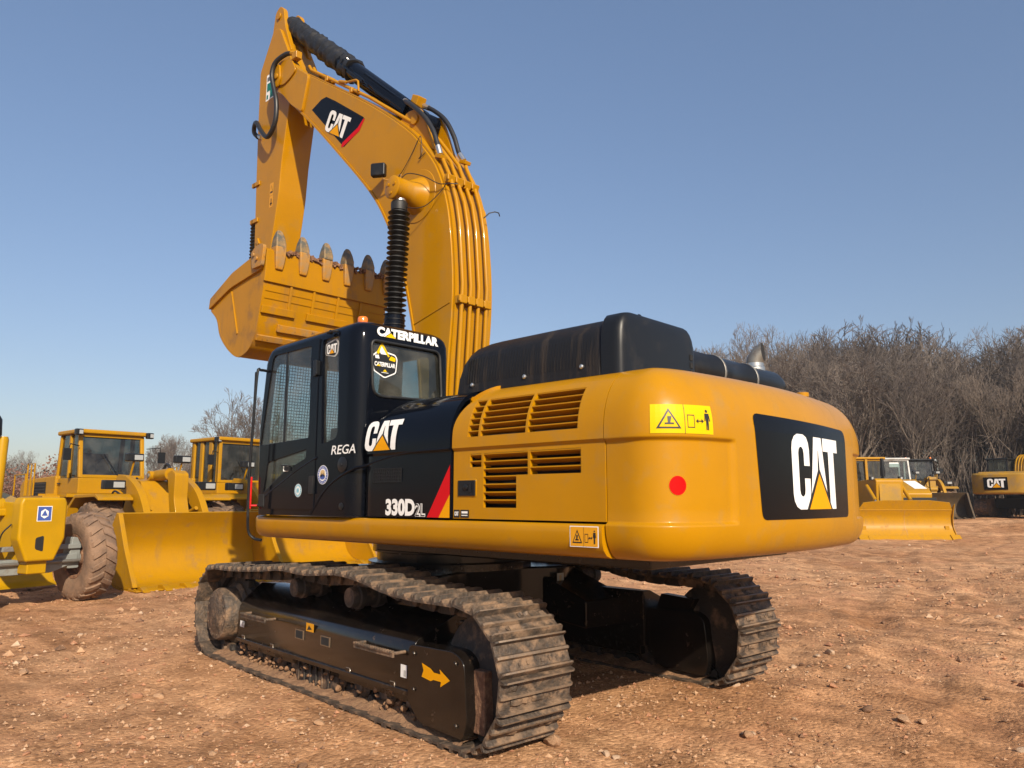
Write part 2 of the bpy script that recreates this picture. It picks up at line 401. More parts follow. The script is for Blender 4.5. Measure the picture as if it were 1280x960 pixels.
def edge_wear(m, tan, lo, hi):
    """dust and bare metal that collect along the worn edges of a part"""
    nt = m.node_tree; b = nt.nodes['Principled BSDF']; L = nt.links
    g = nt.nodes.new('ShaderNodeNewGeometry'); tc = nt.nodes.new('ShaderNodeTexCoord'); n = noise(nt, tc.outputs['Object'], 26, 5)
    a = nt.nodes.new('ShaderNodeMath'); a.operation = 'MULTIPLY_ADD'; L.new(n.outputs['Fac'], a.inputs[0]); a.inputs[1].default_value = .10; L.new(g.outputs['Pointiness'], a.inputs[2])
    r = ramp(nt, [(lo, (0, 0, 0)), (hi, (1, 1, 1))]); L.new(a.outputs[0], r.inputs[0])
    mx = nt.nodes.new('ShaderNodeMix'); mx.data_type = 'RGBA'; L.new(r.outputs[0], mx.inputs[0])
    src = b.inputs['Base Color'].links[0].from_socket; L.new(src, mx.inputs[6]); mx.inputs[7].default_value = (*tan, 1); L.new(mx.outputs[2], b.inputs['Base Color'])
edge_wear(M['black_frame'], (0.13, 0.092, 0.06), .625, .70)

def streaks(m, colr, amount):
    """rain-washed dust runs and faint scuffs on painted plate"""
    nt = m.node_tree; b = nt.nodes['Principled BSDF']; L = nt.links
    tc = nt.nodes.new('ShaderNodeTexCoord'); n = noise(nt, tc.outputs['Object'], 1.0, 6, .6, (8, 8, .55)); n2 = noise(nt, tc.outputs['Object'], 1.3, 3)
    r = ramp(nt, [(.50, (0, 0, 0)), (.78, (1, 1, 1))]); L.new(n.outputs['Fac'], r.inputs[0])
    r2 = ramp(nt, [(.40, (0, 0, 0)), (.70, (amount, amount, amount))]); L.new(n2.outputs['Fac'], r2.inputs[0])
    k = nt.nodes.new('ShaderNodeMath'); k.operation = 'MULTIPLY'; L.new(r.outputs[0], k.inputs[0]); L.new(r2.outputs[0], k.inputs[1])
    mx = nt.nodes.new('ShaderNodeMix'); mx.data_type = 'RGBA'; L.new(k.outputs[0], mx.inputs[0])
    src = b.inputs['Base Color'].links[0].from_socket; L.new(src, mx.inputs[6]); mx.inputs[7].default_value = (*colr, 1); L.new(mx.outputs[2], b.inputs['Base Color'])
streaks(M['yellow'], (0.27, 0.145, 0.03), .55); streaks(M['yellow2'], (0.20, 0.12, 0.045), .8); streaks(M['bucketdirt'], (0.20, 0.105, 0.04), .8)
# ------------------------------------------------------------------ ground
rng = np.random.default_rng(7)
class VN:
    def __init__(s, seed, n=256):
        s.t = np.random.default_rng(seed).random((n, n)); s.n = n
    def __call__(s, x, y):
        xi = np.floor(x).astype(int); yi = np.floor(y).astype(int); fx = x - xi; fy = y - yi
        fx = fx * fx * (3 - 2 * fx); fy = fy * fy * (3 - 2 * fy); n = s.n; t = s.t
        a = t[xi % n, yi % n]; b = t[(xi + 1) % n, yi % n]; c = t[xi % n, (yi + 1) % n]; d = t[(xi + 1) % n, (yi + 1) % n]
        return (a * (1 - fx) + b * fx) * (1 - fy) + (c * (1 - fx) + d * fx) * fy - .5
vn = [VN(k) for k in range(6)]
def sstep(a, b, x):
    t = np.clip((x - a) / (b - a), 0, 1); return t * t * (3 - 2 * t)
def gz(x, y, fine=True):
    x = np.asarray(x, float); y = np.asarray(y, float)
    z = .05 * vn[0](x * .35, y * .35) + .05 * vn[1](x * .9, y * .9)
    if fine:
        z = z + .030 * vn[2](x * 2.3, y * 2.3) + .022 * vn[3](x * 6, y * 6) + .014 * vn[4](x * 14, y * 14) + .009 * vn[5](x * 33, y * 33)
    # ruts and churned clods far right
    far = sstep(-9, -20, y)
    z = z + far * (.07 * vn[1](x * .55 + 9, y * 1.3) + .05 * vn[2](x * 2.1, y * 3.4))
    # tyre ruts crossing the open yard
    for k, (px, py, ang) in enumerate(((-1.0, -9.5, -1.0), (0.0, -12.0, -1.1), (-2.4, -6.6, -1.35), (3.0, -16, -.75))):
        d = (x - px) * math.sin(ang) - (y - py) * math.cos(ang) + .5 * np.sin((x * math.cos(ang) + y * math.sin(ang)) * .3 + k)
        for o in (-.9, .9): z = z - .022 * np.exp(-((d - o) / .22) ** 2) + .014 * np.exp(-((np.abs(d - o) - .34) / .12) ** 2)
    # flatten under the excavator and where the tracks stand
    th = R(-4.3); lx = (x - .15) * math.cos(th) + y * math.sin(th); ly = -(x - .15) * math.sin(th) + y * math.cos(th)
    w = (1 - sstep(2.3, 3.2, np.abs(lx))) * (1 - sstep(1.65, 2.3, np.abs(ly)))
    z = z * (1 - .75 * w) + .012 * w
    # small ridge pushed up beside the outer edges of the tracks
    for s in (1, -1):
        for e in (.98, 1.58):
            z = z + .022 * np.exp(-((ly - s * e) / .10) ** 2) * (1 - sstep(1.9, 2.5, np.abs(lx))) * (.6 + 1.2 * vn[3](x * 4, y * 4))
    # the yard rises a little towards the wood
    z = z + .62 * sstep(-30.5, -37, y) + .9 * sstep(-44, -75, y) + 5.0 * sstep(60, 160, x - y * .6)
    return z
ang_in = np.linspace(-R(52), R(52), 640); ang_out = np.linspace(R(52), 2 * PI - R(52), 70)[1:-1]
angs = np.r_[ang_in, ang_out]
rad = np.r_[.0, np.geomspace(.35, 500, 430)]
AA, RR = np.meshgrid(angs, rad, indexing='ij')
HDG = math.atan2(HEAD.y, HEAD.x)
GX = CAM.x + RR * np.cos(HDG - AA); GY = CAM.y + RR * np.sin(HDG - AA)
GZ = gz(GX, GY)
na, nr2 = AA.shape
V = np.stack([GX, GY, GZ], -1).reshape(-1, 3)
i, j = np.meshgrid(np.arange(na), np.arange(nr2 - 1), indexing='ij'); i2 = (i + 1) % na
F = np.stack([i * nr2 + j, i * nr2 + j + 1, i2 * nr2 + j + 1, i2 * nr2 + j], -1).reshape(-1, 4)
me = bpy.data.meshes.new('ground'); me.from_pydata(V.tolist(), [], F.tolist()); me.update(); me.shade_smooth()
def ground_mat():
    m = bpy.data.materials.new('bare_earth'); m.use_nodes = True
    nt = m.node_tree; b = nt.nodes['Principled BSDF']; L = nt.links
    b.inputs['Roughness'].default_value = .95; b.inputs['Specular IOR Level'].default_value = .15
    tc = nt.nodes.new('ShaderNodeTexCoord'); co = tc.outputs['Object']
    n1 = noise(nt, co, .35, 6, .6); r1 = ramp(nt, [(.33, (.38, .186, .084)), (.50, (.49, .262, .130)), (.68, (.56, .318, .166))]); L.new(n1.outputs['Fac'], r1.inputs[0])
    n2 = noise(nt, co, 2.6, 7, .65); r2 = ramp(nt, [(.36, (.62, .60, .58)), (.62, (1.12, 1.12, 1.12))]); L.new(n2.outputs['Fac'], r2.inputs[0])
    mu = nt.nodes.new('ShaderNodeMix'); mu.data_type = 'RGBA'; mu.blend_type = 'MULTIPLY'; mu.inputs[0].default_value = 1
    L.new(r1.outputs[0], mu.inputs[6]); L.new(r2.outputs[0], mu.inputs[7])
    # wheel-worn streaks along the way the machines drive
    mp = nt.nodes.new('ShaderNodeMapping'); mp.inputs['Rotation'].default_value = (0, 0, R(52)); mp.inputs['Scale'].default_value = (.22, 2.6, 1); L.new(co, mp.inputs[0])
    ns = noise(nt, mp.outputs[0], 1.0, 6, .6); rk = ramp(nt, [(.38, (.80, .77, .74)), (.52, (1.0, 1.0, 1.0)), (.66, (1.16, 1.17, 1.18))]); L.new(ns.outputs['Fac'], rk.inputs[0])
    mk = nt.nodes.new('ShaderNodeMix'); mk.data_type = 'RGBA'; mk.blend_type = 'MULTIPLY'; mk.inputs[0].default_value = 1
    L.new(mu.outputs[2], mk.inputs[6]); L.new(rk.outputs[0], mk.inputs[7]); mu = mk
    # grit: pale and dark specks
    vo = nt.nodes.new('ShaderNodeTexVoronoi'); vo.inputs['Scale'].default_value = 34; vo.inputs['Randomness'].default_value = 1; L.new(co, vo.inputs['Vector'])
    hs = nt.nodes.new('ShaderNodeSeparateColor'); L.new(vo.outputs['Color'], hs.inputs[0])
    rs = ramp(nt, [(.0, (.70, .66, .62)), (.35, (.98, .97, .96)), (.80, (1.0, 1.0, 1.0)), (.97, (1.25, 1.27, 1.28))]); L.new(hs.outputs[0], rs.inputs[0])
    mu2 = nt.nodes.new('ShaderNodeMix'); mu2.data_type = 'RGBA'; mu2.blend_type = 'MULTIPLY'; mu2.inputs[0].default_value = 1
    L.new(mu.outputs[2], mu2.inputs[6]); L.new(rs.outputs[0], mu2.inputs[7])
    # reddish clay patches
    n3 = noise(nt, co, .8, 5, .6); r3 = ramp(nt, [(.52, (0, 0, 0)), (.70, (.55, .55, .55))]); L.new(n3.outputs['Fac'], r3.inputs[0])
    mx = nt.nodes.new('ShaderNodeMix'); mx.data_type = 'RGBA'; L.new(r3.outputs[0], mx.inputs[0]); L.new(mu2.outputs[2], mx.inputs[6]); mx.inputs[7].default_value = (.46, .22, .115, 1)
    nb = noise(nt, co, 55, 8, .7); v2 = nt.nodes.new('ShaderNodeTexVoronoi'); v2.inputs['Scale'].default_value = 34; L.new(co, v2.inputs['Vector'])
    ad = nt.nodes.new('ShaderNodeMath'); ad.operation = 'MULTIPLY_ADD'; L.new(v2.outputs['Distance'], ad.inputs[0]); ad.inputs[1].default_value = -.8; L.new(nb.outputs['Fac'], ad.inputs[2])
    # pressed tyre prints: chevron relief along the ways the machines drove
    def mth(op, a, b=None, c=None):
        n_ = nt.nodes.new('ShaderNodeMath'); n_.operation = op
        for i_, q_ in enumerate((a, b, c)):
            if q_ is None: continue
            if isinstance(q_, (int, float)): n_.inputs[i_].default_value = q_
            else: L.new(q_, n_.inputs[i_])
        return n_.outputs[0]
    def dot(vec):
        d_ = nt.nodes.new('ShaderNodeVectorMath'); d_.operation = 'DOT_PRODUCT'; L.new(co, d_.inputs[0]); d_.inputs[1].default_value = vec; return d_.outputs['Value']
    nw = noise(nt, co, .5, 2); wv = mth('MULTIPLY_ADD', nw.outputs['Fac'], 1.2, -.6)
    hsum = ad.outputs[0]; msum = None
    for px, py, ang in ((-1.6, -6.2, -.62), (-.9, -8.1, -.66), (-3.4, -5.0, -1.25), (1.5, -13.0, -.5), (-1.0, 6.4, -.12), (3.2, 5.9, -.05), (-.4, 4.6, -.25)):
        u_ = dot((math.cos(ang), math.sin(ang), 0)); v_ = mth('ADD', mth('ADD', dot((-math.sin(ang), math.cos(ang), 0)), -(-math.sin(ang) * px + math.cos(ang) * py)), wv)
        av = mth('ABSOLUTE', v_); mk_ = nt.nodes.new('ShaderNodeMapRange'); mk_.inputs[1].default_value = .30; mk_.inputs[2].default_value = .20; L.new(av, mk_.inputs[0])
        pt = mth('SINE', mth('ADD', mth('MULTIPLY', u_, 36.0), mth('MULTIPLY', av, 26.0)))
        m1 = mth('MULTIPLY', mk_.outputs[0], mth('GREATER_THAN', nw.outputs['Fac'], .40))
        hsum = mth('MULTIPLY_ADD', mth('MULTIPLY', pt, m1), .30, hsum); msum = m1 if msum is None else mth('MAXIMUM', msum, m1)
    bp = nt.nodes.new('ShaderNodeBump'); bp.inputs['Strength'].default_value = .6; bp.inputs['Distance'].default_value = .025
    L.new(hsum, bp.inputs['Height']); L.new(bp.outputs[0], b.inputs['Normal'])
    mt = nt.nodes.new('ShaderNodeMix'); mt.data_type = 'RGBA'; mt.blend_type = 'MULTIPLY'; L.new(mth('MULTIPLY', msum, .8), mt.inputs[0]); L.new(mx.outputs[2], mt.inputs[6]); mt.inputs[7].default_value = (1.10, 1.11, 1.12, 1)
    L.new(mt.outputs[2], b.inputs['Base Color'])
    return m
M['earth'] = ground_mat(); me.materials.append(M['earth'])
ground = bpy.data.objects.new('ground', me); col.objects.link(ground); tag(ground, kind='structure')
# ------------------------------------------------------------------ loose stones
def stone_mat(name, a, b_):
    return mat(name, a, .9, c2=b_, scale=7, bump=.5, bscale=40, spec=.25)
M['st1'] = stone_mat('tan_stone', (.44, .27, .155), (.34, .19, .105)); M['st2'] = stone_mat('pale_stone', (.52, .37, .25), (.42, .27, .165)); M['st3'] = stone_mat('dark_clod', (.22, .12, .07), (.15, .085, .05)); M['st4'] = stone_mat('red_stone', (.42, .21, .115), (.31, .145, .08))
def rock_mesh(seed, mname, sub=2):
    bm = bmesh.new(); bmesh.ops.create_icosphere(bm, subdivisions=sub, radius=1)
    r = random.Random(seed); D = [(Vector((r.gauss(0, 1), r.gauss(0, 1), r.gauss(0, 1))).normalized(), r.uniform(.55, .95)) for _ in range(9)]
    for v in bm.verts:
        k = 1.0
        for d, h in D:
            q = v.co.dot(d)
            if q > h: v.co -= d * (q - h)
        v.co.x *= 1.25; v.co.z *= .7
    me = bpy.data.meshes.new('stone'); bm.to_mesh(me); bm.free(); me.materials.append(M[mname]); me.shade_smooth(); me.set_sharp_from_angle(angle=R(28)); return me
rocks = [rock_mesh(k, ('st1', 'st2', 'st1', 'st4', 'st2', 'st3')[k % 6]) for k in range(12)]
def put_stone(x, y, s, k, label, group=None, rz=None, flat=1.0):
    o = bpy.data.objects.new('stone', rocks[k]); col.objects.link(o)
    o.location = (x, y, float(gz(x, y)) + s * .25); o.scale = (s, s * .85, s * .8 * flat); o.rotation_euler = (random.uniform(-.3, .3), random.uniform(-.3, .3), random.uniform(0, 6) if rz is None else rz)
    tag(o, label, 'stone', group)
random.seed(4)
NAMED = [(-2.14, 1.18, 0.075, 0, 'flat tan stone slab against the rear end of the near track'),
         (-2.32, -2.87, 0.065, 1, 'whitish rock beyond the far track, largest of its cluster'),
         (-2.28, -2.67, 0.035, 4, 'small whitish stone touching the largest rock of the cluster'),
         (-2.67, -2.39, 0.03, 10, 'small pale stone just in front of the whitish rock cluster'),
         (-2.82, -1.64, 0.045, 9, 'reddish brown stone below the whitish rock cluster'),
         (-3.57, -0.99, 0.06, 0, 'tan stone half sunk in the dirt near the lower right'),
         (-3.68, -1.01, 0.04, 6, 'small tan stone beside the half sunk one at lower right'),
         (-2.95, 0.16, 0.05, 2, 'tan stone alone on the dirt below the far track'),
         (-2.23, -1.07, 0.035, 4, 'pale stone lying close to the rear corner of the far track'),
         (-2.57, 1.1, 0.03, 10, 'pale pebble at the bottom edge, right one of a pair'),
         (-2.5, 1.1, 0.028, 7, 'tan pebble at the bottom edge, left one of a pair'),
         (-3.28, -1.11, 0.05, 5, 'dark clod on the dirt left of the half sunk tan stone')]
for x, y, s, k, l in NAMED: put_stone(x, y, s, k, l)
lo_ = 0
while lo_ < 150:
    d = 2.9 + 9 * random.random() ** 1.6; a = random.uniform(-.66, .66)
    x = CAM.x + d * math.cos(HDG - a); y = CAM.y + d * math.sin(HDG - a)
    th = R(-4.3); lx = (x - .15) * math.cos(th) + y * math.sin(th); ly = -(x - .15) * math.sin(th) + y * math.cos(th)
    if abs(lx) < 2.6 and abs(ly) < 1.72: continue
    put_stone(x, y, random.choice([.018, .022, .028, .036, .05]) * random.uniform(.8, 1.2), random.randrange(12), 'loose stone lying on the bare reddish dirt', 'loose stones on the dirt'); lo_ += 1
# gravel too small to count
Ng = 80000
a = rng.uniform(-.70, .70, Ng); d = 2.0 + 20 * rng.random(Ng) ** 1.6
clus = vn[0](a * 9 + 3, d * 1.1) + vn[1](a * 22, d * 2.5)
keep = clus + rng.uniform(-.5, .5, Ng) > .06; a, d = a[keep], d[keep]; Ng = len(a)
x = CAM.x + d * np.cos(HDG - a); y = CAM.y + d * np.sin(HDG - a); z = gz(x, y)
s = (.0040 + .013 * rng.random(Ng) ** 5.0) * (1 + d * .05)
# clods and bigger bits further out
Nc = 5200; ac = rng.uniform(-.70, .70, Nc); dc = 9 + 32 * rng.random(Nc) ** 1.3
kc = vn[2](ac * 14, dc * .5) + vn[3](ac * 40, dc * 1.3) + rng.uniform(-.4, .4, Nc) > .12; ac, dc = ac[kc], dc[kc]
xc_, yc_ = CAM.x + dc * np.cos(HDG - ac), CAM.y + dc * np.sin(HDG - ac)
x = np.r_[x, xc_]; y = np.r_[y, yc_]; z = gz(x, y); s = np.r_[s, .012 + .045 * rng.random(len(ac)) ** 2.5]; Ng = len(x)
base_ = np.array([(1, 0, 0), (-1, 0, 0), (0, 1, 0), (0, -1, 0), (0, 0, .7), (0, 0, -.7), (.7, .7, .2), (-.6, .6, .3)])[:6]
VV = base_[None] * s[:, None, None] * rng.uniform(.6, 1.5, (Ng, 6, 1)); rot = rng.uniform(0, 6.28, Ng); cr_, sr_ = np.cos(rot), np.sin(rot)
VX = VV[..., 0] * cr_[:, None] - VV[..., 1] * sr_[:, None]; VY = VV[..., 0] * sr_[:, None] + VV[..., 1] * cr_[:, None]
VV = np.stack([VX + x[:, None], VY + y[:, None], VV[..., 2] + (z + s * .3)[:, None]], -1).reshape(-1, 3)
tri = np.array([(0, 2, 4), (2, 1, 4), (1, 3, 4), (3, 0, 4), (2, 0, 5), (1, 2, 5), (3, 1, 5), (0, 3, 5)])
FF = (tri[None] + (np.arange(Ng) * 6)[:, None, None]).reshape(-1, 3)
me = bpy.data.meshes.new('gravel'); me.from_pydata(VV.tolist(), [], FF.tolist())
for k in ('st1', 'st2', 'st3', 'st4'): me.materials.append(M[k])
me.polygons.foreach_set('material_index', np.repeat(rng.choice(4, Ng, p=[.56, .07, .19, .18]), 8).astype(np.int32)); me.update()
gravel = bpy.data.objects.new('gravel', me); col.objects.link(gravel); tag(gravel, 'small reddish tan gravel strewn over the bare dirt', 'gravel', kind='stuff')
# ================================================================== the excavator
exc = thing('excavator', 'large yellow and black tracked excavator standing in the middle of the yard, bucket curled high', 'excavator')

def Yb(z):
    """left flank of the upper body: y as a function of height"""
    if z < 1.885: return 1.482
    if z < 1.905: return 1.482 + .018 * (z - 1.885) / .02
    if z < 1.95: return 1.5
    t = min(1, (z - 1.95) / .385)
    return 1.5 - .30 * (1 - math.sqrt(max(0, 1 - t * t)))
def side(x, z, l=0): return (x, Yb(z) + .003 + .0016 * l, z)

# ---- deck, rail
ZR = [(1.478, 1.412), (1.505, 1.407), (1.518, 1.390), (1.521, 1.36), (1.518, 1.31), (1.505, 1.265), (1.475, 1.232), (1.42, 1.214), (1.30, 1.208)]
deck = MB()
for sgn in (1, -1):
    xs_ = [(1.16, .10), (1.19, .05), (1.20, 0)] if False else [(-2.812, 0), (0.9, 0), (1.10, 0.0), (1.17, .02), (1.215, .06), (1.235, .12)]
    n = len(ZR); vs = []; fs = []
    for x, ins in xs_:
        for y, z in ZR: vs.append((x, sgn * (y - ins), z))
    for i in range(len(xs_) - 1):
        for j in range(n - 1):
            q = (i * n + j, (i + 1) * n + j, (i + 1) * n + j + 1, i * n + j + 1)
            fs.append(q)
    fs.append(tuple(range(n))); fs.append(tuple(range((len(xs_) - 1) * n, len(xs_) * n)))
    deck.add(vs, fs)
deck.bx(-2.80, 1.22, -1.40, 1.40, 1.225, 1.40)
deck.build('deck_rail', 'yellow', exc, smooth=50)
dk = MB(); dk.bx(-2.78, .02, -.98, .98, 1.12, 1.224); dk.bx(-.2, 1.1, -.42, .42, 1.226, 1.9); dk.bx(-2.2, -.6, -.62, .62, 1.08, 1.15)
dk.build('deck_underframe', 'black_frame', exc, bevel=.01)

# ---- black front door panel behind the cab
def xfront(z):
    if z < 2.0: return -.452
    t = (z - 2.0) / .335
    return -.452 - .34 * t ** 2.2
zs = list(np.linspace(1.425, 1.88, 10)) + [1.885, 1.905] + list(np.linspace(1.93, 2.334, 22))
us = np.linspace(0, 1, 24)
sd = MB(); sd.grid(lambda u, z: (xfront(z) + (-1.502 - xfront(z)) * u, Yb(z) + (0.010 if z > 1.9 else .013) - .05 * max(0, 1 - u * 9) ** 2, z), us, zs)
side_door = sd.build('side_door', 'black', exc, solid=.03, smooth=60)
# the crease that sweeps up from the cab
cr = MB(); P = catmull([(.17, 1.44), (-.08, 1.66), (-.44, 1.80), (-.94, 1.89), (-1.495, 1.905)], 8)
cr.tube([(x, Yb(z) + .004 + (.061 if x > -.45 else 0), z) for x, z in P], .012, 8)
cr.build('crease', 'black', side_door, smooth=60)
g = MB(); g.bx(-.955, -.615, 1.490, 1.4965, 1.685, 1.785)
gr = g.build('air_grille', 'dark', side_door)
g = MB()
for k in range(13): x = -.615 - .34 * k / 12; g.bx(x - .004, x + .004, 1.490, 1.5035, 1.685, 1.785)
for k in range(5): z = 1.685 + .1 * k / 4; g.bx(-.955, -.615, 1.490, 1.5025, z - .003, z + .003)
g.build('grille_bars', 'black_smooth', side_door)
def panel(x, z, l=0): return (x, Yb(z) + .0155 + .0016 * l, z)
def pm(x0, z0):  # print runs towards -x when seen from the left side
    return lambda a, b, l: panel(x0 - a, z0 + b, l)
decal('logo_print', logo(0, 0, .235, 1.18), pm(-.515, 1.925), ['white', 'ink', 'dyellow'], side_door, step=.05)
tp, w = text_polys('330D', .124, .05, .80); k = .345 / w; decal('model_number', [([(a * k, b) for a, b in p], 1, 0) for p in tp], pm(-.775, 1.435), ['white'], side_door)
tp, w2 = text_polys('2L', .088, -.012, .9)
tpo, _ = text_polys('2L', .094, .05, .92)
decal('model_suffix', [([(a - .002, b - .003) for a, b in p], 1, 0) for p in tpo] + [(p, 2, 1) for p in tp], pm(-1.125, 1.435), ['white', 'ink'], side_door)
decal('colour_stripe', [([(0, 0), (.125, 0), (.24, .16), (.24, .365)][::-1], 1, 0), ([(.125, 0), (.235, 0), (.24, .0), (.24, .16)][::-1], 1, 1)],
      pm(-1.255, 1.428), ['red', 'dyellow'], side_door)

# ---- yellow louvred side panel
def holes(x, z):
    if 1.975 < z < 2.235 and (-2.63 < x < -2.225 or -2.205 < x < -1.795 or -1.775 < x < -1.67): return True
    if 1.71 < z < 1.86 and (-2.64 < x < -2.23 or -2.21 < x < -2.11): return True
    if 1.50 < z < 1.86 and -2.11 < x < -1.81: return True
    if 1.77 < z < 1.86 and -1.79 < x < -1.68: return True
    return False
xs = sorted(set([-2.818, -2.74, -2.64, -2.63, -2.23, -2.225, -2.21, -2.205, -2.11, -1.81, -1.795, -1.79, -1.775, -1.68, -1.67, -1.6, -1.515, -2.5, -2.35, -2.0, -1.9]))
zs = sorted(set(list(np.linspace(1.425, 1.50, 3)) + [1.6, 1.71, 1.77, 1.86, 1.885, 1.905, 1.94, 1.975] + list(np.linspace(1.975, 2.235, 14)) + list(np.linspace(2.25, 2.334, 9))))
def pan(x, z):
    # the front top corner is rounded off
    xf = -1.512 - (0 if z < 1.98 else .24 * ((z - 1.98) / .355) ** 2.6)
    return (min(x, xf) if x > -1.6 else x, Yb(z), z)
lp = MB(); lp.grid(pan, xs, zs, skip=holes, flip=True)
lpan = lp.build('louvre_panel', 'yellow', exc, solid=.022, smooth=14)
bk = MB(); bk.bx(-2.75, -1.55, 1.20, 1.25, 1.44, 2.20); bk.build('radiator_core', 'dark', exc)
def slat_mesh(L, name):
    m = MB(); prof = [(0, 0), (-.005, .002), (-.060, -.022), (-.058, -.028), (-.054, -.028), (0, -.006)]
    n = len(prof); vs = [(x, a, b) for x in (0, -L) for a, b in prof]
    fs = [tuple(range(n)), tuple(range(2 * n - 1, n - 1, -1))] + [(i, (i + 1) % n, n + (i + 1) % n, n + i) for i in range(n)]
    return m.add(vs, fs)
slats = []
for x0, x1 in ((-1.67, -1.775), (-1.795, -2.205), (-2.225, -2.63)):
    for k in range(6): slats.append((x0, x1, 2.232 - k * .0433))
for k in range(3): slats.append((-1.81, -2.21, 1.857 - k * .05)); slats.append((-2.23, -2.64, 1.857 - k * .05))
for k in range(2): slats.append((-1.68, -1.79, 1.857 - k * .045))
for k in range(4): slats.append((-1.81, -2.11, 1.707 - k * .0518))
cache = {}
for x0, x1, z in slats:
    L = round(abs(x1 - x0), 3)
    if L not in cache:
        o = slat_mesh(L, 's').build('louvre_slat', 'yellow', lpan, smooth=30); cache[L] = o
    else: o = inst(cache[L], 'louvre_slat', lpan)
    o.location = (x0, Yb(z) - .001, z)
for x, z0, z1 in ((-1.785, 1.975, 2.235), (-2.215, 1.975, 2.235), (-1.80, 1.77, 1.86), (-2.22, 1.71, 1.86), (-2.638, 1.71, 1.86), (-2.628, 1.975, 2.235), (-1.672, 1.975, 2.235)):
    m = MB(); zz = np.linspace(z0, z1, 8)
    m.add([(x + d, Yb(z) - dy, z) for z in zz for d, dy in ((-.005, .004), (.005, .004), (.005, .075), (-.005, .075))],
          [(i * 4 + a, i * 4 + (a + 1) % 4, i * 4 + 4 + (a + 1) % 4, i * 4 + 4 + a) for i in range(7) for a in range(4)] + [(0, 1, 2, 3), (31, 30, 29, 28)])
    m.build('louvre_fin', 'yellow', lpan)
lt = MB(); lt.prism(rpoly([(-1.56, 1.57), (-1.745, 1.57), (-1.745, 1.69), (-1.56, 1.69)], .012), 1.47, 1.4855)
latch = lt.build('latch_plate', 'yellow', lpan, bevel=.003)
lt = MB(); lt.bx(-1.736, -1.569, 1.475, 1.4905, 1.578, 1.682); lt.bx(-1.735, -1.725, 1.475, 1.496, 1.58, 1.68)
lt.lathe([(.022, 0), (.022, .008), (.012, .012)], (-1.65, 1.4905, 1.635), (0, 1, 0), 14); lt.bx(-1.70, -1.68, 1.475, 1.499, 1.60, 1.665)
lt.build('door_latch', 'black_smooth', latch, bevel=.002)
def pan2(x0, z0): return lambda a, b, l: side(x0 - a, z0 + b, l)
decal('small_plate', [([(0, 0), (.058, 0), (.058, .052), (0, .052)], 0, 0), ([(.066, 0), (.15, 0), (.15, .052), (.066, .052)], 0, 0)]
      + [([(a + .008, b + .012) for a, b in [(q[0] * .026, q[1] * .028) for q in P]], 1, 1) for P in (LOGO_C, LOGO_A, LOGO_T)]
      + [([(.078, .028), (.138, .028), (.138, .042), (.078, .042)], 1, 1), ([(.078, .012), (.138, .012), (.138, .018), (.078, .018)], 1, 1)],
      pan2(-1.525, 1.432), ['ink', 'white'], lpan)
decal('warning_sticker', [([(-.006, -.005), (.206, -.005), (.206, .115), (-.006, .115)], 0, 2)] + warn_sign(0, 0, .20, .11, 1), lambda a, b, l: (-2.585 - a, 1.5215 + .0016 * l, 1.285 + b), ['sign2', 'ink', 'white'], exc)

# ---- counterweight
def bez(p0, p1, p2, p3, n):
    out = []
    for k in range(n):
        t = k / n; a = 1 - t
        out.append(tuple(a ** 3 * p0[i] + 3 * a * a * t * p1[i] + 3 * a * t * t * p2[i] + t ** 3 * p3[i] for i in range(2)))
    return out
half = [(-2.824, 1.5), (-2.87, 1.5), (-2.92, 1.5)] + bez((-2.97, 1.5), (-3.20, 1.5), (-3.31, 1.30), (-3.345, 1.02), 22) + bez((-3.345, 1.02), (-3.385, .70), (-3.42, .35), (-3.42, 0), 26)
OUT = half + [(-3.42, 0)] + [(x, -y) for x, y in half[::-1]]
OUT = np.array(OUT); seg = np.r_[0, np.cumsum(np.linalg.norm(np.diff(OUT, axis=0), axis=1))]; SL = seg[-1]
tng = np.gradient(OUT, axis=0); tng /= np.linalg.norm(tng, axis=1)[:, None]
NRM = np.c_[tng[:, 1], -tng[:, 0]]
if NRM[len(NRM) // 2][0] > 0: NRM = -NRM
def smst(a, b, x):
    t = min(1, max(0, (x - a) / (b - a))); return t * t * (3 - 2 * t)
S_REC = float(np.interp(-.92, -OUT[:len(half), 1], seg[:len(half)]))
def cw(s, z, off=0):
    x = np.interp(s, seg, OUT[:, 0]); y = np.interp(s, seg, OUT[:, 1])
    nx = np.interp(s, seg, NRM[:, 0]); ny = np.interp(s, seg, NRM[:, 1])
    ins = 0
    if z > 1.95: ins += 1.5 - Yb(z)
    if z < 1.40:
        t = (1.40 - z) / .19; ins += .13 * (1 - math.sqrt(max(0, 1 - min(1, t) ** 2)))
    sm = min(s, SL - s)
    wz = smst(1.405, 1.43, z) * (1 - smst(1.878, 1.905, z))
    ws = 1 - smst(S_REC - .06, S_REC, sm)
    ins += .024 * wz * ws
    k = off - ins
    return (x + nx * k, y + ny * k, z)
sv = sorted(set(list(np.linspace(0, SL, 110)) + list(np.linspace(S_REC - .08, S_REC + .02, 10)) + list(SL - np.linspace(S_REC - .08, S_REC + .02, 10))))
zv = list(1.40 - .19 * np.sin(np.linspace(PI / 2, 0, 9))) + list(np.linspace(1.405, 1.432, 6)) + list(np.linspace(1.5, 1.86, 5)) + list(np.linspace(1.875, 1.908, 7)) + [1.93, 1.95] + list(1.95 + .385 * np.sin(np.linspace(.08, PI / 2 * .96, 14)))
cb = MB(); cb.grid(lambda s, z: cw(s, z), sv, zv)
nz = len(zv); ns = len(sv)
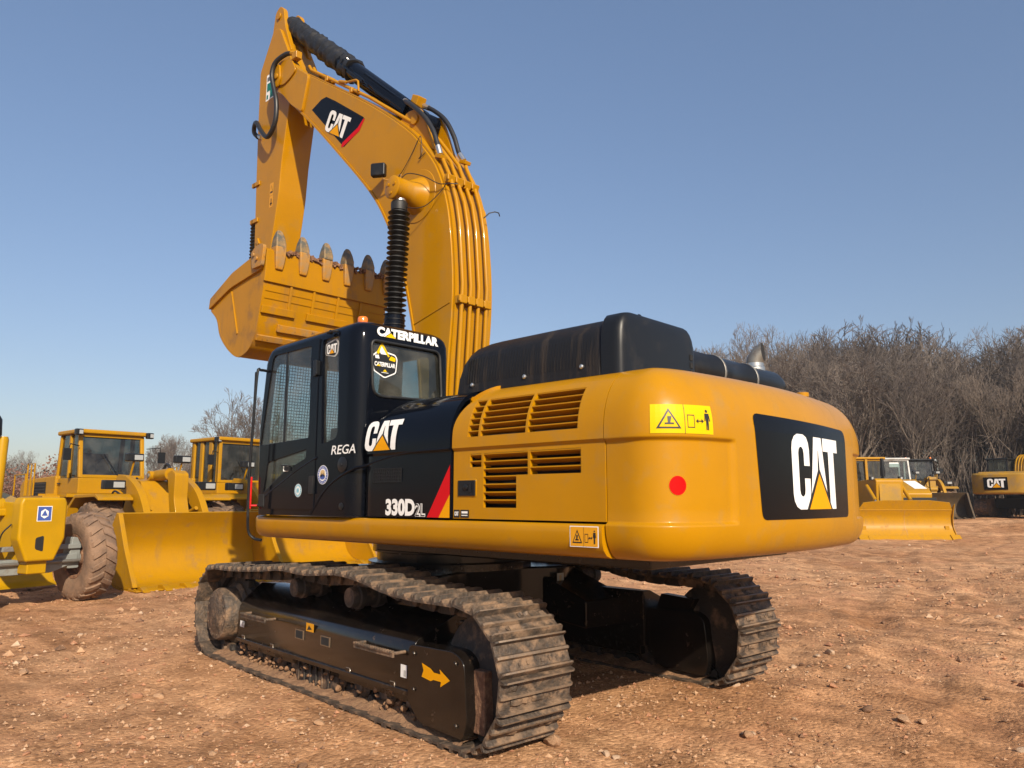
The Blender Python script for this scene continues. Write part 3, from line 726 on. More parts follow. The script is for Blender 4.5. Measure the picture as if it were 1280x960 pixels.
cb.f.append([i * nz for i in range(ns)][::-1]); cb.f.append([i * nz + nz - 1 for i in range(ns)]); cb.f.append([j for j in range(nz)] + [(ns - 1) * nz + j for j in range(nz)][::-1]); cb.mi += [0, 0, 0]
cwt = cb.build('counterweight', 'yellow', exc, smooth=40)
S_MID = SL / 2
def cwm(y0, z0):  # print coordinates along the back, seen from behind: left edge at arc length
    return lambda a, b, l: cw(y0 + a, z0 + b, .003 + .0018 * l)
s_of_y = lambda y: float(np.interp(-y, -OUT[:, 1], seg))
sA, sB = s_of_y(.735), s_of_y(-.735)
W = sB - sA
pl_ = rpoly([(0.05, -.015), (W - .05, -.015), (W - .02, .61), (-.0, .63)], [.05, .05, .06, .06])
decal('black_panel', [(pl_, 0, 0)], cwm(sA, 1.445), ['dblack'], cwt, step=.06)
decal('logo_print', logo(0, 0, .485, 1.04), lambda a, b, l: cw(sA + .43 + a, 1.49 + b, .003 + .0018 * (l + .5)), ['white', 'ink', 'dyellow'], cwt, step=.06)
decal('warning_sticker', warn_sign(0, 0, .40, .165), lambda a, b, l: cw(.30 + a, 1.918 + b, .003 + .0014 * l), ['sign', 'ink'], cwt, step=.03, label='yellow warning sticker with a crushing hazard triangle and a standing figure')
decal('red_dot', [(arc2(0, 0, .053, 28), 0, 0)], lambda a, b, l: cw(.455 + a, 1.63 + b, .004), ['redpaint'], cwt, step=.02, label='round red sticker')
for y in (-.62,):
    lf = MB(); lf.lathe([(.05, 0), (.05, .03), (.03, .035)], (-3.12, y, 2.325), (0, 0, 1), 16); lf.build('lifting_eye', 'yellow', cwt)

# ---- body block, right side boxes
bb = MB(); bb.bx(-2.80, -.50, -1.19, 1.19, 1.40, 2.30); bb.build('engine_bay', 'black_smooth', exc, bevel=.02)
zr = sorted(set(list(np.linspace(1.425, 1.885, 6)) + [1.905] + list(np.linspace(1.95, 2.334, 14))))
rb = MB(); rb.grid(lambda x, z: (x, -Yb(z), z), list(np.linspace(-2.818, -.6, 8)), zr)
rb.build('right_flank_panel', 'yellow', exc, solid=.02)
rb = MB(); rb.prism(rpoly([(-.58, 1.41), (1.1, 1.41), (1.1, 1.75), (.6, 1.95), (-.58, 2.25)], .08), -1.46, -.75); rb.build('tool_box', 'yellow', exc, bevel=.02)
# ---- roof of the engine bay: front cover, rear cap, low right hood, exhaust
hd = MB()
topz = 2.725
def ring(x, zt, ins):
    return [(x, .34, 2.33), (x, .34, zt - .14), (x, .40, zt - .04), (x, .52, zt), (x, 1.02, zt - .005), (x, 1.14, zt - .045 - ins * .2), (x, 1.225 - ins, zt - .13), (x, 1.245 - ins * .6, 2.45), (x, 1.25, 2.33)]
rings = [ring(-1.285, 2.64, .03), ring(-1.32, 2.685, .02), ring(-1.40, 2.72, .01), ring(-1.54, 2.74, .0), ring(-2.1, 2.745, 0), ring(-2.62, 2.745, 0)]
vs = [p for r in rings for p in r]; n = 9
hd.add(vs, [(i * n + j, (i + 1) * n + j, (i + 1) * n + j + 1, i * n + j + 1) for i in range(5) for j in range(n - 1)] + [tuple(range(n)), tuple(range(5 * n, 6 * n))])
hood = hd.build('hood_cover', 'black_cover', exc, bevel=.012, smooth=40)
for x, z in ((-1.45, 2.385), (-1.97, 2.39), (-2.47, 2.40)):
    b = MB(); b.lathe([(.016, 0), (.016, .008), (.009, .014)], (x, 1.247, z), (0, 1, 0), 12); b.build('bolt', 'chrome', hood)
b = MB()
for k in range(44):
    x = -1.40 - k * .027
    b.add([(x + a, 1.20 + (y_ if t_ else 0), z_) for z_, y_ in ((2.40, .0502), (2.45, .0478), (2.585, .0295)) for a, t_ in ((-.006, 0), (-.003, 1), (.003, 1), (.006, 0))], [(i * 4 + j, i * 4 + j + 1, i * 4 + 5 + j, i * 4 + 4 + j) for i in range(2) for j in range(3)])
b.build('cover_ribs', 'black_cover', hood, smooth=0)
hc = MB()
plan = rpoly([(-2.635, 1.255), (-2.635, .335), (-2.86, .335), (-2.86, 1.255)][::-1], [.02, .14, .09, .02][::-1], 7) if False else rpoly([(-2.625, 1.255), (-2.785, 1.255), (-2.785, .33), (-2.625, .33)], [.012, .12, .09, .012], 8)
cx_, cy_ = -2.70, .79
lev = [(2.325, 0), (2.5, .005), (2.60, .025), (2.655, .06), (2.695, .12), (2.722, .20), (2.733, .30)]
n = len(plan); vs = []
for z, ins in lev:
    for x, y in plan:
        fx = (1 - ins * 1.3) if x < -2.66 else 1
        vs.append((cx_ + (x - cx_) * (1 - ins * .9) if x < -2.66 else x, cy_ + (y - cy_) * (1 - ins * .75), z))
hc.add(vs, [(i * n + j, i * n + (j + 1) % n, (i + 1) * n + (j + 1) % n, (i + 1) * n + j) for i in range(len(lev) - 1) for j in range(n)] + [tuple(range(n))[::-1], tuple(range((len(lev) - 1) * n, len(lev) * n))])
cap = hc.build('rear_hood_cap', 'black_smooth', exc, smooth=50)
b = MB()
for k in range(4): b.bx(-2.789, -2.775, .40, .435, 2.345 + k * .055, 2.385 + k * .055)
b.build('vent_slot', 'dark', cap)
b = MB(); b.tube([(-2.70, .92 - .03 * math.cos(a), 2.715 + .045 * math.sin(a)) for a in np.linspace(0, PI, 10)], .008, 8); b.build('lifting_loop', 'black_smooth', cap)
mf = MB()
mf.lathe([(.10, 0), (.135, .03), (.14, .06), (.14, .50), (.148, .51), (.148, .56), (.14, .57), (.14, 1.05), (.148, 1.06), (.148, 1.10), (.14, 1.11), (.14, 1.60), (.12, 1.68), (.06, 1.72)], (-2.5, .20, 2.545), (0, -1, 0), 28)
muf = mf.build('muffler', 'black_smooth', exc, smooth=45)
b = MB()
for y in (-.33, -.88): b.lathe([(.149, 0), (.152, .004), (.152, .022), (.149, .026)], (-2.5, y, 2.545), (0, -1, 0), 28)
b.build('muffler_band', 'steel', muf)
mh = MB(); mh.bx(-2.75, -.7, -1.17, .33, 2.31, 2.43); mh.build('low_hood', 'black_smooth', exc, bevel=.03)
ex_ = MB()
ex_.lathe([(.088, 0), (.088, .03), (.078, .04), (.078, .07)], (-2.5, -1.14, 2.655), (0, 0, 1), 20)
exh = ex_.build('exhaust_base', 'chrome', exc)
def ring_pts(c, a, b, n=24): return [Vector(c) + Vector(a) * math.cos(2 * PI * k / n) + Vector(b) * math.sin(2 * PI * k / n) for k in range(n)]
hx = Vector((.16, -.987, 0)); hy_ = Vector((.987, .16, 0))
ex_ = MB(); rr = [ring_pts((-2.5, -1.14, 2.72), hx * .072, hy_ * .072), ring_pts((-2.505, -1.14, 2.75), hx * .072, (hy_ * .9 + Vector((0, 0, .4))) * .075), ring_pts((-2.535, -1.15, 2.80), hx * .070, (hy_ * .5 + Vector((0, 0, .85))) * .075), ring_pts((-2.575, -1.16, 2.825), hx * .062, (hy_ * .08 + Vector((0, 0, 1))) * .080)]
ex_.add([p for r_ in rr for p in r_], [(i * 24 + k, i * 24 + (k + 1) % 24, i * 24 + 24 + (k + 1) % 24, i * 24 + 24 + k) for i in range(3) for k in range(24)])
ex_.build('exhaust_pipe', 'steel', exh, smooth=60)
ex_ = MB(); ex_.add(ring_pts((-2.573, -1.16, 2.825), hx * .058, (hy_ * .08 + Vector((0, 0, 1))) * .076), [tuple(range(24))]); ex_.build('exhaust_mouth', 'dark', exh)

# ---- slew ring and undercarriage
b = MB(); b.lathe([(.78, 0), (.78, .06), (.70, .07), (.70, .14), (.74, .15), (.74, .22)], (.15, 0, .93), (0, 0, 1), 48); b.build('slew_ring', 'black_frame', exc)
UC = dict(loc=(.15, 0, 0), rotz=R(-4.3))
b = MB(); b.prism(rpoly([(-.62, -1.1), (-.8, -.75), (-.62, -.35), (-.62, .35), (-.8, .75), (-.62, 1.1), (.62, 1.1), (.8, .75), (.62, .35), (.62, -.35), (.8, -.75), (.62, -1.1)], .1), .55, .93, 'Z')
for sx in (-1, 1):
    for sy in (-1, 1):
        b.prism([(sx * .45, .50), (sx * 1.25, .42), (sx * 1.25, .66), (sx * .45, .93)], sy * .55, sy * 1.12)
cbd = b.build('carbody', 'black_frame', exc, bevel=.02, **UC)
decal('paper_label', [([(0, 0), (.09, 0), (.09, .09), (0, .09)], 0, 0), ([(.03, .02), (.06, .02), (.06, .07), (.03, .07)], 1, 1)], lambda a, b_, l: (-.83, -.62 - a, .78 + b_), ['cabgrey', 'beige'], cbd)

path = [(-1.92, .035), (-1.4, .030), (0, .030), (1.2, .030), (1.62, .035)]
cs, rs_ = (1.82, .455), .42
path += [(cs[0] + rs_ * math.sin(a), cs[1] - rs_ * math.cos(a)) for a in np.linspace(.1, PI - .05, 9)]
path += [(1.45, .885), (1.05, .905), (.70, .93), (.35, .957), (-.10, .950), (-.58, .983), (-.92, .963), (-1.27, .910), (-1.62, .888), (-1.9, .889)]
ci, ri = (-2.085, .462), .425
path += [(ci[0] - ri * math.sin(a), ci[1] + ri * math.cos(a)) for a in np.linspace(.12, PI - .25, 9)]
loop = np.array(catmull(path, 8, True)); loop = np.r_[loop, loop[:1]]
lseg = np.r_[0, np.cumsum(np.linalg.norm(np.diff(loop, axis=0), axis=1))]; LL = lseg[-1]
NSH = 49; pitch = LL / NSH
def shoe_mesh(clod=0):
    m = MB(); h = pitch / 2
    # cross-section of a triple-bar shoe, x along the track, z outward
    pr = [(-h * .97, -.012), (-h * .97, .006), (-h * .92, .044), (-h * .82, .045), (-h * .74, .004), (-.020, .004), (-.010, .030), (.006, .030), (.014, .004), (h * .70, .004), (h * .80, .040), (h * .90, .040), (h * 1.03, .002), (h * 1.05, -.008), (h * .8, -.012)]
    n = len(pr); W2 = .30
    ws = [-W2, -W2 + .02, W2 - .02, W2]
    vs = []
    for k, y in enumerate(ws):
        e = .75 if k in (0, 3) else 1
        for a, b_ in pr: vs.append((a, y, b_ * e if b_ > 0 else b_))
    fs = [tuple(range(n)), tuple(range(3 * n, 4 * n))[::-1]]
    for k in range(3):
        for i in range(n): fs.append((k * n + i, k * n + (i + 1) % n, (k + 1) * n + (i + 1) % n, (k + 1) * n + i))
    m.add(vs, fs)
    # bolt heads and the two cleaning holes' rims
    for y in (-.13, -.06, .06, .13): m.box((.045, y, .006), (.02, .02, .010))
    rnd = random.Random(clod)
    for _ in range(clod * 3):
        x0_, w_, y, l_ = rnd.choice([(-.045, .046), (.040, .044)]) + (rnd.uniform(-.24, .24), rnd.uniform(.04, .11))
        hh = rnd.uniform(.012, .03); vs = []; 
        for q in range(5):
            yy = y - l_ / 2 + l_ * q / 4; e = math.sin(PI * (q + .5) / 5) * hh * rnd.uniform(.8, 1.2)
            vs += [(x0_ - w_ / 2, yy, .003), (x0_ - w_ / 4, yy, .004 + e), (x0_ + w_ / 4, yy, .004 + e * rnd.uniform(.6, 1)), (x0_ + w_ / 2, yy, .003)]
        m.add(vs, [(i * 4 + j, i * 4 + j + 1, i * 4 + j + 5, i * 4 + j + 4) for i in range(4) for j in range(3)])
    return m
shoe_src = []
for k in range(4):
    me = shoe_mesh(k).mesh('track_shoe', ['track', 'track_bar'], 30)
    bm = bmesh.new(); bm.from_mesh(me); bmesh.ops.recalc_face_normals(bm, faces=bm.faces); bm.to_mesh(me); bm.free()
    for pg in me.polygons: pg.material_index = 1 if (pg.center.z > .022 and len(pg.vertices) == 4 and abs(pg.normal.z) > .9) else 0  # lighter colour on bar tops only: wear plus painted-in shading contrast
    me.shade_smooth(); me.set_sharp_from_angle(angle=R(30)); shoe_src.append(me)
def link_mesh():
    m = MB()
    for y in (-.085, .085):
        m.prism(rpoly([(-.11, -.085), (-.06, -.10), (.09, -.10), (.115, -.085), (.10, -.022), (-.09, -.022)], .02, 2), y - .022, y + .022)
    m.lathe([(.032, -.135), (.032, .135)], (-.10, 0, -.058), (0, 1, 0), 10)
    return m
lk = link_mesh().mesh('track_link', 'chain', 35)
def track(sgn):
    Y0 = 1.28 * sgn
    fr = MB()
    # beam with a sloping roof
    sec = [(1.50, .255), (1.505, .28), (1.502, .50), (1.49, .555), (1.45, .60), (1.13, .735), (1.02, .735), (1.02, .255)]
    n = len(sec); xs_ = [-1.52, 1.34, 1.50]
    vs = [(x, (y if x < 1.45 else 1.3 + (y - 1.3) * .5) * sgn, z) for x in xs_ for y, z in sec]
    fr.add(vs, [(i * n + j, i * n + (j + 1) % n, (i + 1) * n + (j + 1) % n, (i + 1) * n + j) for i in range(2) for j in range(n)] + [tuple(range(n)), tuple(range(2 * n, 3 * n))])
    fr.bx(-1.5, 1.33, sgn * 1.495, sgn * 1.516, .235, .27)
    fr.bx(-1.45, 1.3, sgn * 1.05, sgn * 1.45, .17, .26)
    for x_ in (-1.3, -.7, .6, 1.2): fr.bx(x_ - .03, x_ + .03, sgn * 1.50, sgn * 1.512, .262, .30)
    frame = fr.build('track_frame', 'black_frame', exc, bevel=.012, smooth=40, **UC)
    gd = MB()
    gd.prism(rpoly([(-1.525, .22), (-1.525, .585), (-2.03, .60), (-2.13, .55), (-2.16, .20), (-2.12, .085), (-1.66, .10)], [.03, .06, .05, .05, .05, .03, .05]), sgn * 1.06, sgn * 1.535)
    gd.prism([(-1.6, .58), (-1.95, .585), (-2.02, .70), (-1.66, .72)], sgn * 1.10, sgn * 1.20)
    for q in ((-1.60, .53), (-1.60, .30), (-2.05, .53), (-2.06, .16)): gd.lathe([(.016, 0), (.016, .012), (.010, .016)], (q[0], sgn * 1.535, q[1]), (0, sgn, 0), 8)
    guard = gd.build('idler_guard', 'black_frame', exc, bevel=.035, seg=4, **UC)
    gd = MB()
    gd.bx(-2.24, -2.13, sgn * 1.38, sgn * 1.46, .12, .50); gd.lathe([(.07, 0), (.07, .30)], (-2.19, sgn * 1.33, .12), (0, 0, 1), 14)
    gd.build('recoil_bracket', 'rust', guard, bevel=.01)
    if sgn > 0:
        for x0, x1, z in ((1.06, .56, .515), (-.93, -1.44, .515)):
            s = MB(); s.tube([(x0, 1.50, z), (x0, 1.575, z), (x0 - .03, 1.60, z), (x1 + .03, 1.60, z), (x1, 1.575, z), (x1, 1.50, z)], .012, 8)
            for k in range(16): s.box((x0 + (x1 - x0) * (k + .5) / 16, 1.60, z + .010), (.012, .03, .014))
            s.bx(x0, x1, 1.588, 1.604, z - .028, z + .006)
            s.build('step', 'track', frame, bevel=.002)
        for x in (.095, -.34):
            s = MB(); s.bx(x - .075, x + .075, 1.49, 1.5085, .405, .48); s.bx(x - .060, x + .060, 1.49, 1.5095, .413, .472, 1); s.build('access_hole', ['black_frame', 'dark'], frame)
        fm = lambda x0, z0: (lambda a, b, l: (x0 - a, 1.5075 + .002 * l, z0 + b))
        decal('warning_sticker', [([(0, 0), (.13, 0), (.13, .066), (0, .066)], 0, 0), ([(.02, .01), (.10, .02), (.05, .05)], 1, 1)], fm(-.02, .485), ['sign2', 'ink'], frame)
        decal('paper_label', [([(0, 0), (.09, 0), (.09, .055), (0, .055)], 0, 0), ([(.045, .005), (.085, .005), (.085, .05), (.045, .05)], 1, 1)], fm(1.28, .37), ['white', 'cabgrey'], frame)
        decal('paper_label', [([(0, 0), (.075, 0), (.075, .085), (0, .085)], 0, 0), ([(.04, .01), (.065, .01), (.065, .05), (.04, .05)], 1, 1)], fm(-1.40, .345), ['white', 'cabgrey'], frame)
        A = [(0, .012), (.02, .055), (0, .10), (.10, .078), (.135, .058), (.205, .058), (.195, .088), (.305, .035), (.205, -.02), (.21, .012), (.13, .012), (.10, .0)]
        decal('arrow_mark', [([(a, b) for a, b in A], 0, 0)], lambda a, b, l: (-1.69 - a, 1.5385, .385 + b), ['dyellow'], guard)
    # guide plate over the rollers
    gp = MB(); gp.prism(rpoly([(.28, .24), (.22, .055), (-.42, .055), (-.5, .24)], .03), sgn * 1.425, sgn * 1.45)
    for k in range(6): gp.bx(.17 - k * .1, .19 - k * .1, sgn * 1.45, sgn * 1.463, .06, .235)
    gp.build('roller_guard', 'chain', exc, bevel=.006, **UC)
    for k in range(9):
        x = 1.28 - k * .34
        r = MB(); r.lathe([(.055, -.16), (.06, -.155), (.10, -.14), (.115, -.125), (.095, -.05), (.085, 0), (.095, .05), (.115, .125), (.10, .14), (.06, .155), (.055, .16)], (x, Y0, .195), (0, 1, 0), 20)
        r.bx(x - .05, x + .05, sgn * (1.28 + .13), sgn * (1.28 + .17), .14, .26)
        r.build('track_roller', 'chain', exc, smooth=35, **UC)
    for x in (.35, -.58):
        r = MB(); r.lathe([(.05, .17), (.075, .165), (.082, .14), (.082, .11), (.095, .10), (.095, .06), (.078, .05), (.078, -.05), (.095, -.06), (.095, -.12)], (x, Y0, .795), (0, sgn, 0), 24)
        r.tube([(x, Y0, .795), (x, Y0 - sgn * .2, .72), (x, Y0 - sgn * .22, .6)], .05, 10)
        r.build('carrier_roller', 'chain', exc, smooth=35, **UC)
    sp = MB(); pts = []
    for k in range(42):
        a = 2 * PI * k / 42; rr = .385 if k % 2 else .335
        pts.append((cs[0] + rr * math.cos(a), cs[1] + rr * math.sin(a)))
    sp.prism(pts, Y0 - .035, Y0 + .035); sp.build('sprocket', 'chain', exc, bevel=.008, **UC)
    fd = MB(); fd.lathe([(.30, -.14), (.30, .05), (.285, .07), (.255, .08), (.25, .22), (.235, .245), (.16, .255), (.15, .262), (.02, .264)], (cs[0], Y0, cs[1] - .03), (0, sgn, 0), 36)
    for k in range(14):
        a = 2 * PI * k / 14; fd.lathe([(.013, 0), (.013, .012)], (cs[0] + .2 * math.cos(a), Y0 + sgn * .245, cs[1] - .03 + .2 * math.sin(a)), (0, sgn, 0), 6)
    fd.build('final_drive', 'track', exc, smooth=35, **UC)
    idl = MB(); idl.lathe([(.10, -.13), (.30, -.10), (.345, -.075), (.345, -.045), (.365, -.04), (.365, .04), (.345, .045), (.345, .075), (.30, .10), (.10, .13)], (ci[0], Y0, ci[1]), (0, 1, 0), 40)
    idl.build('idler_wheel', 'chain', exc, smooth=35, **UC)
    so = MB(); rnd = random.Random(5)
    xs_ = np.linspace(-2.1, 1.85, 80); ys_ = np.linspace(-.285, .285, 12)
    H = {}
    def soil(x, y):
        e = max(0, 1 - (abs(y) / .285) ** 6)
        return (x, Y0 + y, .026 + e * (.03 + .022 * math.sin(x * 9 + y * 6) * math.sin(x * 23 - y * 31) + rnd.uniform(0, .012) + .05 * max(0, 1 - abs(y) / .2)))
    so.grid(soil, list(xs_), list(ys_))
    o = so.build('packed_soil', 'soil', exc, smooth=60, **UC); o['kind'] = 'stuff'
    mu = MB(); rnd = random.Random(31 + sgn)
    for _ in range(330):
        q = rocks[rnd.randrange(12)]; s_ = rnd.uniform(.008, .030); x0_ = rnd.uniform(-1.75, 1.45); z0_ = .06 + rnd.random() ** 2 * .20; y0_ = sgn * (1.39 + rnd.uniform(-.03, .07) - .25 * max(0, z0_ - .2))
        Rm = Matrix.Rotation(rnd.uniform(0, 6), 3, 'Z') @ Matrix.Rotation(rnd.uniform(0, 6), 3, 'X')
        mu.add([Vector((x0_, y0_, z0_)) + (Rm @ v.co) * s_ for v in q.vertices], [tuple(p_.vertices) for p_ in q.polygons])
    o = mu.build('caked_mud', 'soil', exc, smooth=50, **UC); o['kind'] = 'stuff'
    ch = MB()
    Ms = []
    for k in range(NSH):
        s = (k + .35) * pitch
        p = np.array([np.interp(s % LL, lseg, loop[:, 0]), np.interp(s % LL, lseg, loop[:, 1])])
        q = np.array([np.interp((s + .05) % LL, lseg, loop[:, 0]), np.interp((s + .05) % LL, lseg, loop[:, 1])])
        r_ = np.array([np.interp((s - .05) % LL, lseg, loop[:, 0]), np.interp((s - .05) % LL, lseg, loop[:, 1])])
        t = q - r_; t /= np.linalg.norm(t)
        # outward normal: loop runs bottom +x, so outward is to its right
        X = Vector((t[0], 0, t[1])); Z = Vector((t[1], 0, -t[0])); Yv = Z.cross(X)
        Ms.append(Matrix(((X.x, Yv.x, Z.x, p[0]), (X.y, Yv.y, Z.y, Y0), (X.z, Yv.z, Z.z, p[1]), (0, 0, 0, 1))))
    for mt in Ms:
        for v in (lk.vertices,):
            ch.add([mt @ w.co for w in v], [tuple(p.vertices) for p in lk.polygons])
    chain = ch.build('track_chain', 'chain', exc, smooth=35, **UC)
    rnd = random.Random(9 + sgn)
    for mt in Ms:
        o = bpy.data.objects.new('track_shoe', rnd.choice(shoe_src)); col.objects.link(o); o.parent = chain; o.matrix_local = mt
track(1); track(-1)
# ------------------------------------------------------------------ cab
def cab_shell(ins, name):
    m = MB()
    y0, y1 = .56 + ins, 1.55 - ins
    def xf(z):
        return float(np.interp(z, [1.42, 1.6, 2.2, 2.85, 3.05], [1.085, 1.105, 1.125, 1.045, .99])) - ins
    lev = [(1.42 + ins, 0), (1.6, 0), (1.9, 0), (2.2, 0), (2.5, 0), (2.8, 0), (2.90, .004), (2.95, .016), (2.985, .04), (3.01, .075), (3.025, .12), (3.03, .17)]
    vs = []; n = None
    for z, k in lev:
        zz = z - ins * (1 if z > 2.6 else 0)
        xr, x1 = -.44 + ins, xf(z)
        P = rpoly([(xr + k, y0 + k), (xr + k, y1 - k), (x1 - k, y1 - k), (x1 - k, y0 + k)], [.10, .15 - ins * .6, .07, .07], 6)
        n = len(P)
        for x, y in P:
            vs.append((x, y, zz - (.035 * (x + .44) / 1.5 if z > 2.85 else 0)))
    fs = [(i * n + j, i * n + (j + 1) % n, (i + 1) * n + (j + 1) % n, (i + 1) * n + j) for i in range(len(lev) - 1) for j in range(n)]
    fs += [tuple(range(n))[::-1], tuple(range((len(lev) - 1) * n, len(lev) * n))]
    m.add(vs, fs)
    return m.build(name, 'black', None, smooth=40)
WIN_DOOR = rpoly([(.885, 2.86), (.245, 2.865), (.235, 2.075), (1.045, 2.045)], [.06, .02, .02, .03])
WIN_QTR = rpoly([(.085, 2.90), (-.165, 2.90), (-.185, 2.05), (.05, 2.01)], [.015, .02, .07, .015])
WIN_LOW = rpoly([(.90, 1.885), (.265, 1.975), (.275, 1.90), (.60, 1.80), (.76, 1.72), (.955, 1.615)], [.03, .01, .01, .05, .03, .02])
WIN_REAR = rpoly([(1.425, 2.845), (.69, 2.845), (.66, 2.405), (1.40, 2.385)], [.05, .07, .07, .10])
WIN_FRONT = rpoly([(.66, 2.83), (1.45, 2.83), (1.45, 1.75), (.66, 1.75)], [.09, .09, .04, .04])
WIN_RIGHT = rpoly([(-.2, 2.85), (.9, 2.85), (.98, 1.9), (-.2, 1.9)], .06)
def cutter(poly, lo, hi, ax):
    m = MB(); m.prism(poly, lo, hi, ax); return m.build('c', 'black', None, smooth=0)
cab = cab_shell(0, 'cab')
cuts = [cab_shell(.045, 'i'), cutter(WIN_DOOR, 1.3, 1.8, 'Y'), cutter(WIN_QTR, 1.3, 1.8, 'Y'), cutter(WIN_LOW, 1.3, 1.8, 'Y'),
        cutter(WIN_REAR, -.7, -.30, 'X'), cutter(WIN_FRONT, .85, 1.4, 'X'), cutter(WIN_RIGHT, .4, .75, 'Y')]
boolean(cab, cuts); cab.parent = exc; smooth_obj(cab, 32)
def pane(poly, lo, hi, ax, g='glass', name='window_pane', par=cab):
    m = MB(); m.prism(poly, lo, hi, ax); return m.build(name, g, par, smooth=0)
def grow(poly, k):
    cx = sum(p[0] for p in poly) / len(poly); cy = sum(p[1] for p in poly) / len(poly)
    return [(cx + (x - cx) * (1 + k), cy + (y - cy) * (1 + k)) for x, y in poly]
pane(grow(WIN_QTR, .03), 1.520, 1.525, 'Y', 'glass_clear'); pane(grow(WIN_REAR, .02), -.418, -.413, 'X', 'glass')
pane(grow(WIN_RIGHT, .02), .585, .59, 'Y', 'glass_clear'); pane(grow(WIN_FRONT, .02), 1.058, 1.062, 'X', 'glass_clear')
# the door: a skin of its own over the opening, glass in it
dr = MB(); dr.prism(rpoly([(.125, 1.47), (.125, 2.925), (.90, 2.905), (.985, 2.80), (1.06, 2.2), (1.045, 1.62), (1.0, 1.47)], [.02, .03, .08, .1, .1, .05, .06]), 1.540, 1.558)
door = dr.build('door', 'black', None, smooth=0)
boolean(door, [cutter(WIN_DOOR, 1.3, 1.8, 'Y'), cutter(WIN_LOW, 1.3, 1.8, 'Y')]); door.parent = cab
md = door.modifiers.new('bevel', 'BEVEL'); md.width = .005; md.segments = 2; md.limit_method = 'ANGLE'
pane(grow(WIN_DOOR, .02), 1.545, 1.549, 'Y', 'glass_clear', 'window_pane', cab); pane(grow(WIN_LOW, .02), 1.545, 1.549, 'Y', 'glass', 'window_pane', cab)
m = MB(); m.prism([(.64, 2.86), (.665, 2.86), (.66, 2.06), (.635, 2.06)], 1.535, 1.552); m.build('sliding_sash', 'black_smooth', cab)
m = MB(); m.bx(.13, .175, 1.552, 1.578, 2.59, 2.73); m.bx(.11, .135, 1.548, 1.585, 2.60, 2.72)
m.build('hinge', 'black_smooth', cab, bevel=.004)
m = MB(); m.bx(.12, .185, 1.552, 1.575, 1.60, 1.75); m.build('hinge', 'black_smooth', cab, bevel=.004)
m = MB(); m.bx(.50, .60, 1.556, 1.572, 1.80, 1.84, 0); m.tube([(.585, 1.558, 1.845), (.60, 1.59, 1.845), (.50, 1.59, 1.845), (.49, 1.558, 1.845)], .006, 6)
m.tube([(.535, 1.56, 1.80), (.59, 1.574, 1.80), (.59, 1.574, 1.845), (.54, 1.56, 1.845)], .005, 6, 1); m.build('door_handle', ['black_smooth', 'white'], cab)
m = MB(); m.bx(.93, 1.03, 1.552, 1.565, 1.49, 1.60); m.build('latch_recess', 'dark', cab, bevel=.01)
m = MB(); P = catmull([(1.05, 1.50), (.88, 1.60), (.61, 1.715), (.35, 1.82), (.10, 1.90)], 8); m.tube([(x, 1.550, z) for x, z in P], .011, 8); m.build('crease', 'black', cab, smooth=60)
m = MB(); m.lathe([(.062, 0), (.062, .008), (.05, .012)], (-.27, 1.549, 1.83), (0, 1, 0), 24); m.lathe([(.012, 0), (.012, .012)], (-.27, 1.555, 1.83), (0, 1, 0), 10); m.build('filler_cap', 'black_smooth', cab)
m = MB(); m.lathe([(.028, 0), (.028, .008), (.02, .010)], (-.27, 1.549, 1.50), (0, 1, 0), 16); m.build('lock', 'black_smooth', cab)
m = MB(); m.tube([(-.13, 1.54, 2.945), (-.10, 1.57, 2.945), (-.02, 1.575, 2.94)], .010, 8); m.lathe([(.018, 0), (.02, .02)], (-.05, 1.548, 2.945), (0, 1, 0), 10); m.build('rain_hook', 'black_smooth', cab)
# rear window gasket, drip bead
m = MB(); G = [(p[0], p[1]) for p in WIN_REAR]; m.tube([(-.441, a, b) for a, b in G + G[:1]], .012, 8, cap=False); m.build('window_gasket', 'rubber', cab, smooth=60)
m = MB(); m.lathe([(.05, 0), (.052, .02), (.045, .025)], (-.19, 1.34, 3.015), (0, 0, 1), 18); m.lathe([(.042, .025), (.044, .06), (.035, .075), (.005, .08)], (-.19, 1.34, 3.015), (0, 0, 1), 18, 1); m.build('beacon', ['black_smooth', 'amber'], cab)
# interior: seat, console, floor
m = MB(); m.bx(-.38, 1.03, .62, 1.49, 1.47, 1.50); m.build('cab_floor', 'dark', cab)
m = MB(); m.prism(rpoly([(-.12, 1.72), (.42, 1.72), (.42, 1.86), (0, 1.88), (-.14, 2.42), (-.25, 2.42)], .05), .86, 1.26); m.bx(-.1, .35, .92, 1.2, 1.5, 1.74); m.prism(rpoly([(-.27, 2.45), (-.17, 2.45), (-.2, 2.62), (-.28, 2.62)], .03), .96, 1.16); m.build('driver_seat', 'seat', cab, bevel=.03)
m = MB(); m.bx(0, .5, .64, .80, 1.5, 1.98); m.bx(0, .45, 1.32, 1.42, 1.5, 1.9); m.bx(.85, 1.0, .65, .85, 1.5, 2.25); m.build('console', 'seat', cab, bevel=.02)
